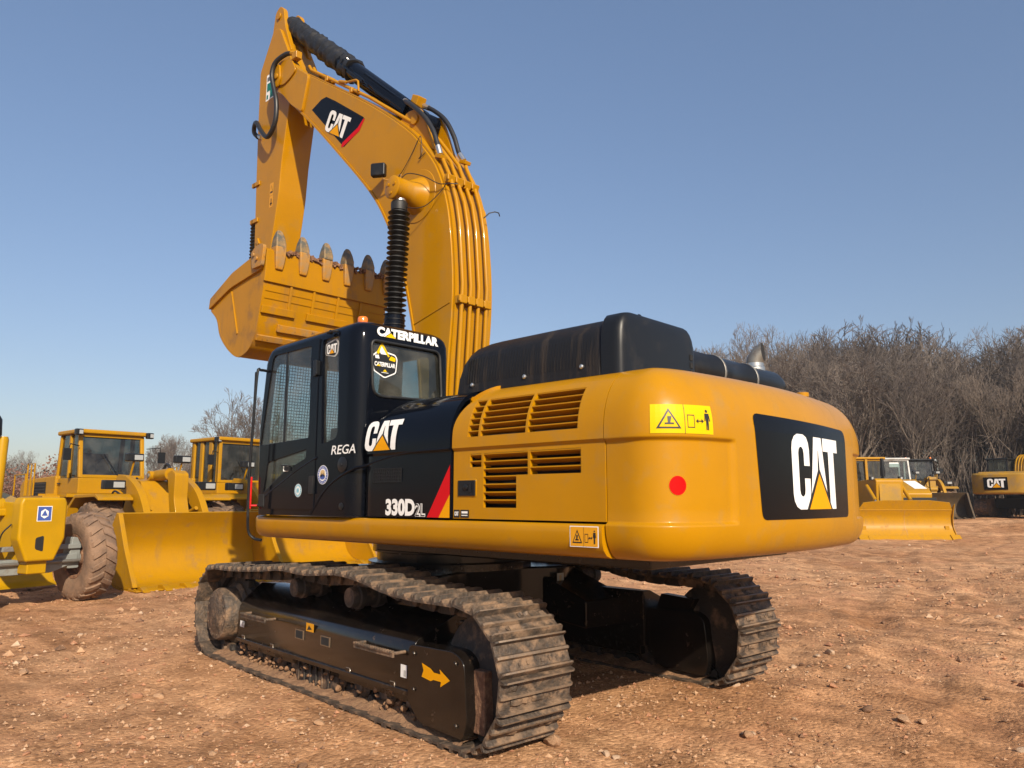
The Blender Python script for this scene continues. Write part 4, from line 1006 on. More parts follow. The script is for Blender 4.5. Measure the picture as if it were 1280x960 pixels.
# wire screen in front of the windscreen, on its own frame
ws_ = MB()
for k in range(29): y = .64 + .83 * k / 28; ws_.tube([(1.165, y, 1.62), (1.15, y, 2.25), (1.085, y, 2.88)], .0035, 4, cap=False)
for k in range(44): z = 1.62 + 1.25 * k / 43; x = float(np.interp(z, [1.62, 2.25, 2.88], [1.165, 1.15, 1.085])); ws_.tube([(x + .005, .64, z), (x + .005, 1.47, z)], .0035, 4, cap=False)
ws_.build('screen_mesh', 'wire', cab, smooth=0)
m = MB(); m.tube([(1.165, .63, 1.60), (1.15, .63, 2.25), (1.085, .63, 2.80), (1.08, .70, 2.90), (1.08, 1.40, 2.90), (1.085, 1.48, 2.80), (1.15, 1.48, 2.25), (1.165, 1.48, 1.60), (1.165, .63, 1.60)], .014, 8); m.build('screen_frame', 'black_smooth', cab)
m = MB(); m.tube(catmull([(.97, 1.56, 2.73), (.965, 1.63, 2.73), (.965, 1.665, 2.70), (.985, 1.67, 2.3), (1.01, 1.67, 1.8), (1.02, 1.66, 1.42), (1.03, 1.64, 1.27), (1.0, 1.60, 1.21), (.94, 1.56, 1.195)], 4), .013, 8)
m.tube([(.985, 1.67, 2.71), (1.02, 1.655, 2.3), (1.05, 1.65, 1.9)], .009, 6); m.build('grab_rail', 'black_smooth', cab)
m = MB(); m.bx(1.10, 1.112, 1.588, 1.605, 1.47, 1.76); m.tube([(1.09, 1.6, 1.5), (1.07, 1.55, 1.5)], .01, 6); m.build('red_reflector', 'redlens', cab, bevel=.004)
# print on the cab
cm = lambda x0, z0: (lambda a, b, l: (x0 - a, 1.5515 + .0016 * l, z0 + b))
tp, w = text_polys('REGA', .074, .012, 1.35, .22); decal('lettering', [(p, 1, 0) for p in tp], cm(-.105, 1.915), ['white'], cab)
def roundel(name, x, z, r, ring, mid, fill):
    P = [(arc2(0, 0, r, 30), 1, 0), (arc2(0, 0, r * .93, 30), 2, 1), (arc2(0, 0, r * .66, 30), 3, 0)]
    for k in range(18):
        a = 2 * PI * k / 18; P.append((arc2(r * .795 * math.cos(a), r * .795 * math.sin(a), r * .06, 6), 3, 0))
    for (a, b, c, d, mi) in fill: P.append((arc2(a * r, b * r, c * r, 14, 0, 2 * PI, d * r), 4, mi))
    decal(name, P, lambda a, b, l: (x - a, (1.5600 if x > .13 else 1.5515) + .0012 * l, z + b), ['white', ring, mid], cab)
roundel('round_sticker', 0.005, 1.755, .078, 'blue', 'beige', [(0, .28, .42, .24, 2), (-.25, -.02, .22, .2, 2), (.28, 0, .2, .2, 2), (0, -.22, .5, .28, 1), (-.1, -.1, .12, .1, 2)])
roundel('round_sticker', .362, 1.63, .056, 'cyan', 'green', [(-.22, 0, .13, .38, 1), (.0, 0, .10, .40, 1), (.22, 0, .13, .38, 1)])
P = [(rpoly([(0, .03), (.15, .0), (.19, .03), (.20, .12), (.16, .16), (.0, .13)], .02), 0, 3), (rpoly([(.01, .035), (.14, .012), (.17, .04), (.18, .115), (.15, .145), (.01, .12)], .02), 1, 1)] + logo(.025, .035, .082, 1.15, 2)
decal('small_sticker', [(a, l, {3: 3, 0: 0, 1: 1, 2: 2}[k]) for a, l, k in P], lambda a, b, l: (.07 - a, 1.5265 + .0012 * l, 2.735 + b), ['white', 'ink', 'dyellow', 'cabgrey'], cab)
# print on the rear of the cab
rm = lambda y0, z0: (lambda a, b, l: (-.4415 - .0016 * l, y0 - a, z0 + b))
tp, w = text_polys('CATERPILLAR', .080, .06, .79)
k = .665 / w
decal('lettering', [([(a * k, b) for a, b in p], 1, 0) for p in tp] + [([(.075, -.004), (.205, -.004), (.14, .045)], 2, 1), ([(.085, 0), (.195, 0), (.14, .038)], 3, 2)], rm(1.375, 2.888), ['white', 'ink', 'sign'], cab)
P = [(rpoly([(.02, .06), (.15, .0), (.28, .06), (.295, .20), (.27, .24), (.14, .26), (.06, .25), (.0, .20)], .02), 0, 0), (rpoly([(.03, .068), (.15, .012), (.27, .068), (.283, .195), (.262, .228), (.14, .245), (.07, .238), (.012, .195)], .02), 1, 1)]
P += [([(.05, .235), (.10, .325), (.118, .33), (.20, .215), (.185, .205), (.115, .29), (.075, .22)], 2, 2), ([(.105, .30), (.12, .285), (.165, .225), (.10, .225), (.085, .25)], 3, 0), (rpoly([(.19, .18), (.265, .17), (.27, .205), (.215, .22)], .01), 3, 2), ([(.04, .18), (.085, .18), (.075, .215), (.035, .21)], 3, 0)]
tp, w = text_polys('CATERPILLAR', .042, .035, .8); k = .235 / w
P += [([(.03 + a * k, .108 + b) for a, b in p], 4, 0) for p in tp] + [([(.05, .108), (.10, .108), (.075, .13)], 5, 2), ([(.125, .062), (.175, .062), (.15, .085)], 3, 2), ([(.11, .05), (.19, .05), (.19, .055), (.11, .055)], 3, 0)]
decal('badge_sticker', P, lambda a, b, l: (-.4195 - .0012 * l, 1.405 - a * .9, 2.545 + b * .88), ['white', 'ink', 'sign'], cab)

# ------------------------------------------------------------------ boom
BT = catmull([(2.70, 6.95), (1.41, 6.08), (.66, 5.50), (.37, 5.20), (.13, 4.88), (-.03, 4.47), (-.10, 4.06), (-.13, 3.62), (-.115, 3.25), (-.08, 2.9), (-.06, 2.5), (-.08, 2.2)], 5)
BB = catmull([(.30, 2.2), (.30, 2.5), (.35, 2.93), (.44, 3.28), (.55, 3.68), (.70, 4.10), (.90, 4.49), (1.23, 4.95), (1.95, 5.68), (2.51, 6.22), (2.98, 6.64)], 5)
body = BT + [(-.06, 1.98), (.06, 1.86), (.2, 1.86), (.29, 1.98)] + BB
bo = MB(); bo.prism(body, -.27, .27)
boom = bo.build('boom', 'yellow', exc, bevel=.008, smooth=25)
# edge plates: the rims that stand proud along the inner and the outer edge
def strip(P, t, y, name, mat_='yellow'):
    P = np.array(P); tg = np.gradient(P, axis=0); tg /= np.linalg.norm(tg, axis=1)[:, None]; nr = np.c_[tg[:, 1], -tg[:, 0]]
    m = MB(); vs = []
    for p, nn in zip(P, nr):
        a, b = p - nn * .004, p + nn * t
        vs += [(a[0], y, a[1]), (b[0], y, b[1]), (b[0], -y, b[1]), (a[0], -y, a[1])]
    n = len(P)
    m.add(vs, [(i * 4 + j, i * 4 + (j + 1) % 4, i * 4 + 4 + (j + 1) % 4, i * 4 + 4 + j) for i in range(n - 1) for j in range(4)] + [(0, 1, 2, 3), tuple(range(4 * n - 4, 4 * n))])
    return m.build(name, mat_, boom, smooth=25)
strip(BB[::1], .022, .285, 'lower_plate'); strip(BT[::-1], -.02, .25, 'upper_plate')
tip = [(2.62, 6.90), (2.88, 7.09), (3.08, 7.33), (3.28, 7.375), (3.44, 7.34), (3.52, 7.2), (3.47, 7.02), (3.24, 6.86), (3.02, 6.64), (2.75, 6.44)]
for s in (1, -1):
    m = MB(); m.prism(rpoly(tip, .05), s * .21, s * .298)
    pk = m.build('tip_plate', 'yellow', boom, bevel=.008)
    m = MB(); m.prism(rpoly([(3.03, 7.30), (3.30, 7.36), (3.45, 7.32), (3.50, 7.2), (3.44, 7.06), (3.20, 6.98), (3.02, 7.02), (2.90, 7.08)], .06), s * .298, s * .318); m.build('tip_doubler', 'yellow', boom, bevel=.008)
    m = MB(); m.prism(rpoly([(3.40, 7.33), (3.47, 7.26), (3.43, 7.02), (3.33, 6.98), (3.25, 7.1), (3.28, 7.3)], .04), s * .318, s * .345)
    m.lathe([(.04, 0), (.04, .016), (.03, .02)], (3.33, s * .345, 7.14), (0, s, 0), 16); m.build('pin_retainer', 'yellow', boom, bevel=.006)
m = MB(); m.lathe([(.11, -.30), (.11, .30)], (3.34, 0, 7.18), (0, 1, 0), 24); m.build('tip_pin', 'steel', boom)
# boss that carries the lift cylinders
for s in (1, -1):
    m = MB(); m.lathe([(.285, .0), (.28, .008), (.20, .012), (.185, .03), (.165, .07), (.125, .14), (.118, .16), (.118, .33), (.12, .335), (.105, .345), (.0, .347)], (.42, s * .268, 4.66), (0, s, 0), 36)
    for a in (0.6, 2.7, 4.8): m.lathe([(.018, 0), (.018, .012)], (.42 + .06 * math.cos(a), s * .612, 4.66 + .06 * math.sin(a)), (0, s, 0), 8)
    m.build('cylinder_boss', 'yellow', boom, smooth=40)
    # lift cylinder
    top = Vector((.42, s * .50, 4.66)); bot = Vector((.52, s * .50, 1.75)); d = (bot - top).normalized()
    c = MB(); c.lathe([(.115, -.045), (.115, .045)], top, (0, 1, 0), 24); c.lathe([(.06, .10), (.06, .16)], top, d, 20); c.lathe([(.05, .0), (.05, 1.6)], top, d, 16); c.lathe([(.10, 1.3), (.105, 1.35), (.105, 2.8), (.11, 2.9)], top, d, 24)
    cyl = c.build('lift_cylinder', 'black', exc, smooth=40)
    m = MB(); m.lathe([(.062, .10), (.064, .115), (.064, .135), (.055, .14)], top, d, 20); m.build('rod_clamp', 'chrome', cyl)
    pr = [(.075, .125), (.085, .14), (.085, .18), (.082, .22)]
    nr = 27; h0 = .22
    rnd = random.Random(3)
    for k in range(nr):
        h = h0 + k * .0525; rr = .105 + rnd.uniform(-.003, .003)
        pr += [(.066, h + .002), (.080, h + .012), (rr + .006, h + .024), (rr + .006, h + .028), (.080, h + .041)]
    pr += [(.07, h0 + nr * .0525 + .01)]
    m = MB(); m.lathe(pr, top, d, 28)
    for v in range(len(m.v)):
        x, y, z = m.v[v]; q = .004 * math.sin(z * 7 + s); m.v[v] = (x + q, y, z)
    m.build('rubber_bellows', 'rubber', cyl, smooth=30)
# work light
m = MB(); m.box((.93, .40, 5.06), (.165, .075, .15), Matrix.Rotation(.55, 3, 'Z'))
wl = m.build('work_light', 'black_smooth', exc, bevel=.02, seg=3)
m = MB(); m.tube([(.90, .37, 4.985), (.88, .36, 4.955), (.80, .33, 4.93), (.74, .285, 4.95)], .008, 6); m.bx(.70, .76, .268, .285, 4.92, 4.99); m.build('lamp_bracket', 'adapter', wl)
for P, q in ((catmull([(.74, .29, 4.95), (.62, .30, 5.02), (.5, .285, 5.17), (.42, .28, 5.28), (.38, .278, 5.30), (.33, .30, 5.1), (.40, .285, 5.06), (.30, .28, 5.1)], 5), .004),
             (catmull([(.36, .55, 4.74), (.3, .5, 4.80), (.2, .38, 4.78), (.05, .31, 4.68), (-.06, .27, 4.66), (-.12, .2, 4.66)], 5), .005),
             (catmull([(.42, .55, 4.54), (.33, .46, 4.46), (.2, .36, 4.47), (.05, .30, 4.58), (-.03, .28, 4.66)], 5), .0045),
             ([(-.13, -.13, 4.38), (-.19, -.17, 4.44), (-.22, -.22, 4.46), (-.235, -.26, 4.455), (-.24, -.27, 4.42)], .006)):
    w_ = MB(); w_.tube(P, q, 6); w_.build('cable', 'hose', boom, smooth=60)
# print on the boom
D = [(2.54, 6.40), (2.33, 6.46), (2.22, 6.455), (2.02, 6.325), (1.43, 5.905), (1.40, 5.87), (1.50, 5.76), (1.80, 5.66)]
D2 = [(1.42, 5.885), (1.40, 5.865), (1.495, 5.755), (1.835, 5.665), (1.86, 5.69), (1.835, 5.725), (1.53, 5.81)]
bm_ = lambda a, b, l: (a, .2715 + .0016 * l, b)
# logo runs along the boom, seen from the left: towards -x and down
ang = math.atan2(6.00 - 6.30, 1.66 - 2.16)  # direction of reading
ux, uz = math.cos(ang), math.sin(ang); vx, vz = uz, -ux
if vz < 0: vx, vz = -vx, -vz
def onboom(a, b): return (2.235 + ux * a + (vx) * b, 6.02 + uz * a + vz * b)
LG = [([onboom(a, b) for a, b in P_], l + 1, mi + 1) for P_, l, mi in logo(0, 0, .26, 1.28)]
decal('boom_emblem', [(D, 0, 0), (D2, 1, 4)] + LG, bm_, ['dblack', 'white', 'ink', 'dyellow', 'red'], boom)
# seam across the side plate
m = MB(); m.tube([(-.10, .272, 3.44), (.46, .272, 3.30)], .006, 6); m.build('weld_seam', 'yellow', boom)
# tubes up the back of the boom
def off_back(y, k, zs_):
    P = np.array(BT); out = []
    for z in zs_:
        i = int(np.argmin(abs(P[:, 1] - z))); t = P[min(i + 1, len(P) - 1)] - P[max(i - 1, 0)]; t /= np.linalg.norm(t)
        nn = np.array([t[1], -t[0]]);
        if nn[0] > 0: nn = -nn
        q = P[i] + nn * k; out.append((q[0], y, q[1]))
    return out
TY = [.205, .095, -.015, -.125]
tubes = []
for k, y in enumerate(TY):
    zz = [4.95, 4.72, 4.45, 4.2, 3.6, 3.1, 2.5] if k in (0, 3) else [5.28, 4.95, 4.45, 4.2, 3.6, 3.1, 2.5]
    pts = off_back(y, .075, zz)
    if k in (1, 2):
        pts = [(2.80, y * .6 + .12, 7.14), (2.74, y * .6 + .12, 7.06), (1.45, y * .6 + .12, 6.19), (.70, y * .8 + .08, 5.63), (.42, y, 5.38)] + pts[1:]
    m = MB(); m.tube(pts, .021, 10); tubes.append(m.build('hydraulic_tube', 'yellow', boom, smooth=50))
for z in (4.72, 3.43):
    for k, y in enumerate(TY):
        p = off_back(y, .06, [z])[0]
        m = MB(); m.box((p[0], p[1], p[2]), (.085, .088, .085), Matrix.Rotation(-.35 if z > 4 else .0, 3, 'Y')); m.box((p[0] - .03, p[1] + .05, p[2]), (.03, .02, .06)); m.build('tube_clamp', 'yellow', boom, bevel=.018, seg=3)
for k in (1, 2):
    for t in (.3, .72):
        p = Vector((2.74, TY[k] * .6 + .12, 7.06)).lerp(Vector((1.45, TY[k] * .6 + .12, 6.19)), t); m = MB(); m.box(p - Vector((0, 0, .02)), (.06, .06, .07)); m.build('tube_clamp', 'yellow', boom, bevel=.01)
m = MB(); m.tube([(1.9, .2, 6.55), (1.7, .2, 6.50), (1.66, .2, 6.47), (1.64, .2, 6.33)], .013, 8); m.tube([(1.9, .2, 6.55), (2.05, .2, 6.62)], .02, 8); m.build('vent_pipe', 'yellow', boom, smooth=50)
# stick cylinder on top of the boom
base = Vector((.62, 0, 5.62)); end = Vector((3.66, 0, 8.22)); d = (end - base).normalized(); LEN = (end - base).length
m = MB(); m.lathe([(.12, -.10), (.12, .10)], base, (0, 1, 0), 24); m.lathe([(.11, .05), (.118, .10), (.118, 1.98), (.135, 2.0), (.135, 2.16), (.12, 2.18)], base, d, 28)
m.lathe([(.05, 2.1), (.05, LEN)], base, d, 16)
side_ = d.cross(Vector((0, 1, 0))).normalized()
m.tube([base + d * .35 + Vector((0, .135, 0)), base + d * 1.98 + Vector((0, .135, 0))], .018, 8); m.tube([base + d * .35 + Vector((0, .09, .09)), base + d * 1.4 + Vector((0, .09, .09))], .016, 8)
m.box(base + d * .42 + Vector((0, .08, .04)), (.30, .14, .12), Matrix.Rotation(-.7, 3, 'Y'))
sc_ = m.build('stick_cylinder', 'black', exc, smooth=40)
m = MB(); rnd = random.Random(11); vs = []; n = 22; hs = np.linspace(1.86, LEN - .08, 46)
a_, b_ = Vector((0, 1, 0)), d.cross(Vector((0, 1, 0))).normalized(); prev = None
for i, h in enumerate(hs):
    rr = .142 + .012 * math.sin(i * 1.9) - .02 * (i / 45)
    for k in range(n):
        t = 2 * PI * k / n; q = rr + rnd.uniform(-.011, .011) + .008 * math.sin(3 * t + i * .9)
        vs.append(base + d * h + (a_ * math.cos(t) + b_ * math.sin(t)) * q)
m.add(vs, [(i * n + k, i * n + (k + 1) % n, (i + 1) * n + (k + 1) % n, (i + 1) * n + k) for i in range(45) for k in range(n)] + [tuple(range(n)), tuple(range(45 * n, 46 * n))])
m.build('rod_cover', 'rubber', sc_, smooth=55)
for s in (1, -1):
    m = MB(); m.prism(rpoly([(.92, 5.68), (.75, 5.76), (.55, 5.74), (.47, 5.60), (.30, 5.16), (.75, 5.52)], .05), s * .125, s * .165); m.lathe([(.06, 0), (.06, .02)], (.62, s * .165, 5.62), (0, s, 0), 18); m.build('cylinder_ear', 'yellow', boom, bevel=.008)
m = MB(); m.box((.84, -.05, 5.99), (.13, .12, .13), Matrix.Rotation(-.5, 3, 'Y')); m.build('hydraulic_block', 'yellow', sc_, bevel=.01)
for P, a, b in ((catmull([(.90, .09, 5.97), (.80, .14, 5.90), (.63, .19, 5.77), (.43, .20, 5.58), (.28, .20, 5.37), (.20, .205, 5.19), (.17, .205, 5.11)], 6), 0, off_back(TY[0], .075, [4.93])[0]),
                (catmull([(.80, -.10, 5.95), (.64, -.12, 5.84), (.45, -.12, 5.66), (.31, -.12, 5.43), (.23, -.12, 5.22), (.19, -.125, 5.15)], 6), 0, off_back(TY[3], .075, [4.97])[0])):
    m = MB(); m.tube(P, .026, 10); h = m.build('hydraulic_hose', 'hose', boom, smooth=60)
    m = MB(); m.tube([P[0], P[3]], .032, 10); m.build('hose_fitting', 'chrome', h)
    e = Vector(P[-1]); f = Vector(P[-5]); dn = (e - f).normalized(); g_ = e + dn * .09
    m = MB(); m.tube([f, e + dn * .06], .031, 10); m.build('hose_fitting', 'chrome', h)
    m = MB(); m.box(g_, (.10, .085, .04), Matrix.Rotation(-.4, 3, 'Y')); m.tube([g_, Vector(b)], .021, 10); m.build('flange', 'yellow', h, bevel=.006)

# ------------------------------------------------------------------ stick
SP = [(3.66, 8.05), (3.56, 8.01), (3.34, 7.62), (3.16, 7.30), (3.14, 7.05), (3.24, 6.66), (3.35, 6.01), (3.39, 5.57), (3.45, 5.25), (3.53, 4.85), (3.60, 4.40), (3.70, 4.24), (3.84, 4.27), (3.92, 4.5), (3.97, 4.85), (4.02, 5.9), (4.05, 6.82), (4.06, 7.54), (3.74, 8.05)]
m = MB(); m.prism(rpoly(SP, .04), -.205, .205); stick = m.build('stick', 'yellow', exc, bevel=.01, smooth=25)
for s in (1, -1):
    m = MB(); m.prism(rpoly([(3.30, 7.60), (3.50, 8.05), (3.56, 8.33), (3.66, 8.42), (3.78, 8.36), (3.82, 8.15), (3.86, 7.9), (3.62, 7.5)], .05), s * .10, s * .165); m.lathe([(.05, 0), (.05, .02)], (3.67, s * .165, 8.26), (0, s, 0), 16); m.build('stick_ear', 'yellow', stick, bevel=.008)
for z in (5.86, 5.33):
    m = MB(); m.bx(3.90, 4.055, .205, .225, z - .03, z + .03); m.bx(4.02, 4.10, .19, .225, z - .03, z + .03); m.build('guide_bracket', 'yellow', stick, bevel=.005)
m = MB(); m.box((3.86, .215, 5.0), (.05, .03, .10), Matrix.Rotation(.5, 3, 'Y')); m.build('small_lug', 'yellow', stick, bevel=.004)
decal('warning_sticker', [([(3.62, 5.42), (3.53, 5.42), (3.53, 5.58), (3.62, 5.58)], 0, 0), ([(3.62, 5.585), (3.53, 5.585), (3.53, 5.76), (3.62, 5.76)], 0, 0), ([(3.61, 5.62), (3.54, 5.62), (3.575, 5.73)], 1, 1), ([(3.6, 5.64), (3.55, 5.64), (3.575, 5.71)], 2, 0), ([(3.60, 5.46), (3.55, 5.46), (3.55, 5.48), (3.60, 5.48)], 1, 1), ([(3.585, 5.44), (3.565, 5.44), (3.565, 5.54), (3.585, 5.54)], 1, 1)], lambda a, b, l: (a, .2065 + .0016 * l, b), ['sign2', 'ink'], stick)
X0, X1, Z0, Z1 = 3.86, 3.55, 7.03, 7.42
sq = lambda a, b, c, d_: [(X0 + (X1 - X0) * p, Z0 + (Z1 - Z0) * q) for p, q in ((a, b), (c, b), (c, d_), (a, d_))]
decal('green_cross_sticker', [(sq(0, 0, 1, 1), 0, 0), (sq(.35, .05, .65, .95), 1, 1), (sq(.08, .35, .92, .65), 2, 1), (sq(.06, .06, .2, .22), 1, 1), (sq(.06, .74, .3, .9), 1, 2), (sq(.72, .76, .9, .92), 1, 2)], lambda a, b, l: (a, .2065 + .0016 * l, b), ['white', 'green', 'steel'], stick)
# hose loop at the top of the stick
P = catmull([(3.03, .30, 7.37), (3.16, .33, 7.39), (3.34, .37, 7.33), (3.40, .38, 7.18), (3.36, .37, 7.0), (3.28, .36, 6.75), (3.30, .35, 6.5), (3.45, .34, 6.36), (3.58, .33, 6.38), (3.76, .32, 6.55), (3.90, .30, 6.70), (4.02, .27, 6.72), (4.08, .24, 6.64), (4.0, .22, 6.55)], 6)
m = MB(); m.tube(P, .031, 10); hs_ = m.build('hose_loop', 'hose', stick, smooth=60)
m = MB(); m.tube([(2.93, .28, 7.33), (3.05, .305, 7.375)], .036, 10); m.box((2.95, .28, 7.30), (.12, .09, .10)); m.build('hose_fitting', 'yellow', hs_, bevel=.01)
m = MB(); m.tube([(3.98, .215, 6.56), (3.9, .215, 6.52)], .034, 8); m.build('hose_fitting', 'chrome', hs_)
# bucket cylinder on the front side
m = MB(); m.lathe([(.09, 0), (.095, .05), (.095, 1.5), (.10, 1.55)], (4.12, 0, 7.0), (0, 0, -1), 22); m.tube([(4.12, 0, 7.05), (4.0, 0, 7.2)], .08, 12); m.lathe([(.045, 1.5), (.045, 2.7)], (4.12, 0, 7.0), (-.01, 0, -1), 14); bcy = m.build('bucket_cylinder', 'black', exc, smooth=40)
pr = []
for k in range(20): h = 1.66 + k * .047; pr += [(.075, h), (.092, h + .012), (.10, h + .022), (.092, h + .034)]
m = MB(); m.lathe(pr, (4.12, 0.10, 7.0), (-.01, 0, -1), 22); m.build('rubber_bellows', 'rubber', bcy, smooth=30)
for s in (1, -1):
    m = MB(); m.prism(rpoly([(4.14, 4.34), (4.04, 4.40), (3.72, 4.60), (3.68, 4.5), (4.06, 4.24)], .03), s * .22, s * .25); m.build('rocker_link', 'yellow', stick, bevel=.006)

# ------------------------------------------------------------------ bucket
BW = .865
prof = catmull([(2.40, 4.42), (2.425, 4.05), (2.49, 3.73), (2.56, 3.48), (2.68, 3.30), (2.84, 3.225), (3.01, 3.225), (3.24, 3.35), (3.45, 3.54), (3.56, 3.76), (3.73, 3.90)], 5)
m = MB(); P = np.array(prof); tg = np.gradient(P, axis=0); tg /= np.linalg.norm(tg, axis=1)[:, None]; nr_ = np.c_[-tg[:, 1], tg[:, 0]]
if nr_[0][0] < 0: nr_ = -nr_
vs = []
for p, nn in zip(P, nr_):
    q = p + nn * .035; vs += [(p[0], -BW, p[1]), (p[0], BW, p[1]), (q[0], BW, q[1]), (q[0], -BW, q[1])]
n = len(P)
m.add(vs, [(i * 4 + j, i * 4 + (j + 1) % 4, i * 4 + 4 + (j + 1) % 4, i * 4 + 4 + j) for i in range(n - 1) for j in range(4)] + [(0, 1, 2, 3), tuple(range(4 * n - 4, 4 * n))])
bucket = m.build('bucket', 'bucketdirt', exc, smooth=30)
for s in (1, -1):
    pts = [(x + .012, z) for x, z in prof] + [(3.715, 4.03), (3.17, 4.255)]
    m = MB(); m.prism(pts, s * (BW - .035), s * (BW - .002)); m.build('side_plate', 'bucketdirt', bucket, bevel=.006)
    m = MB(); m.prism(rpoly([(2.39, 4.43), (3.17, 4.275), (3.72, 4.05), (3.745, 3.915), (3.20, 4.09), (2.45, 4.18)], [.02, .05, .02, .02, .1, .02]), s * (BW - .004), s * (BW + .028)); m.build('side_bar', 'bucketdirt', bucket, bevel=.008)
    m = MB(); m.prism(rpoly([(2.44, 4.47), (2.36, 4.44), (2.40, 4.20), (2.62, 4.20), (2.66, 4.40), (2.56, 4.46)], .03), s * (BW + .02), s * (BW + .06)); m.lathe([(.025, 0), (.025, .02)], (2.50, s * (BW + .06), 4.30), (0, s, 0), 8); m.lathe([(.025, 0), (.025, .02)], (2.58, s * (BW + .06), 4.36), (0, s, 0), 8); m.build('side_cutter', 'adapter', bucket, bevel=.006)
    m = MB(); m.tube([(3.20, s * (BW + .0), 4.05), (3.0, s * (BW + .0), 3.5)], .012, 6); m.build('weld_seam', 'bucketdirt', bucket)
    m = MB(); m.prism(rpoly([(3.50, 4.08), (3.66, 4.36), (3.80, 4.38), (3.90, 4.28), (3.86, 4.1), (3.75, 3.9), (3.6, 3.84)], .05), s * .24, s * .30); m.build('hinge_ear', 'bucketdirt', bucket, bevel=.008)
m = MB(); m.lathe([(.06, -.33), (.06, .33)], (3.75, 0, 4.32), (0, 1, 0), 18); m.build('hinge_pin', 'steel', bucket)
# lip plate and wear strips on the outside
def bk_pt(t, y, off):
    i = min(n - 1, max(0, t * (n - 1))); i0 = int(i); f_ = i - i0; i1 = min(n - 1, i0 + 1)
    p = P[i0] * (1 - f_) + P[i1] * f_; nn = nr_[i0] * (1 - f_) + nr_[i1] * f_
    return (p[0] - nn[0] * off, y, p[1] - nn[1] * off)
def z2t(z): return float(np.interp(-z, -P[:28, 1], np.arange(28))) / (n - 1)
def pad(y0, y1, za, zb, th, name, mt='bucketdirt', bv=.006):
    ts = np.linspace(z2t(za), z2t(zb), 5); m = MB(); vs = []
    for t in ts: vs += [bk_pt(t, y0, -.002), bk_pt(t, y1, -.002), bk_pt(t, y1, th), bk_pt(t, y0, th)]
    m.add(vs, [(i * 4 + j, i * 4 + (j + 1) % 4, i * 4 + 4 + (j + 1) % 4, i * 4 + 4 + j) for i in range(4) for j in range(4)] + [(0, 1, 2, 3), (16, 17, 18, 19)])
    return m.build(name, mt, bucket, bevel=bv)
pad(-BW - .01, BW + .01, 4.40, 4.035, .028, 'lip_plate')
for y in (.515, .205, -.135, -.47): pad(y - .016, y + .016, 4.03, 3.72, .022, 'rib')
for z in (3.94, 3.855): pad(-BW + .03, BW - .03, z + .006, z - .006, .008, 'weld_seam', bv=0)
pad(.43, BW - .01, 3.765, 3.68, .035, 'wear_bar'); pad(-.30, .27, 3.765, 3.68, .035, 'wear_bar'); pad(-BW + .02, -.42, 3.765, 3.68, .035, 'wear_bar')
pad(-.1, .62, 3.58, 3.50, .035, 'wear_bar', 'adapter'); pad(.3, BW - .02, 3.44, 3.38, .03, 'wear_bar', 'adapter'); pad(-BW + .02, .1, 3.44, 3.38, .03, 'wear_bar', 'adapter')
def tooth_mb(kind):
    m = MB()
    if kind == 'a':
        sec = [(4.46, .068, .075, .05), (4.36, .066, .075, .05), (4.25, .055, .06, .03), (4.185, .045, .045, .012)]
        vs = []
        for z, hw, o_, i_ in sec: vs += [(-o_, -hw, z), (-o_, hw, z), (i_, hw, z), (i_, -hw, z)]
        m.add(vs, [(i * 4 + j, i * 4 + (j + 1) % 4, i * 4 + 4 + (j + 1) % 4, i * 4 + 4 + j) for i in range(3) for j in range(4)] + [(0, 1, 2, 3), (12, 13, 14, 15)])
    else:
        sec = [(4.44, .064, .072, .06), (4.50, .066, .07, .055), (4.58, .055, .05, .04), (4.64, .038, .03, .025), (4.67, .02, .015, .012)]
        vs = []
        for z, hw, o_, i_ in sec: vs += [(-o_, -hw, z), (-o_, hw, z), (i_, hw, z), (i_, -hw, z)]
        m.add(vs, [(i * 4 + j, i * 4 + (j + 1) % 4, i * 4 + 4 + (j + 1) % 4, i * 4 + 4 + j) for i in range(4) for j in range(4)] + [(0, 1, 2, 3), (16, 17, 18, 19)])
    return m
a0 = tooth_mb('a').build('tooth_adapter', 'adapter', bucket, bevel=.014, seg=2); t0 = tooth_mb('t').build('tooth_tip', 'tooth', bucket, bevel=.016, seg=2)
for k, y in enumerate((.715, .40, .085, -.225, -.54, -.83)):
    if k == 0: a0.location = t0.location = (2.405, y, 0)
    else: inst(a0, 'tooth_adapter', bucket, (2.405, y, 0)); inst(t0, 'tooth_tip', bucket, (2.405, y, 0), (0, random.uniform(-.004, .004), 0))
m = MB(); rnd = random.Random(21)
for _ in range(70):
    y = rnd.choice([.56, .24, -.07, -.38, -.69]) + rnd.uniform(-.085, .085)
    m.box((2.39 + rnd.uniform(-.035, .01), y, 4.42 + rnd.uniform(-.03, .02)), (rnd.uniform(.02, .05), rnd.uniform(.02, .06), rnd.uniform(.02, .05)), Matrix.Rotation(rnd.uniform(0, 3), 3, 'X') @ Matrix.Rotation(rnd.uniform(0, 3), 3, 'Z'))
o = m.build('lip_mud', 'rust', bucket, smooth=0); o['kind'] = 'stuff'
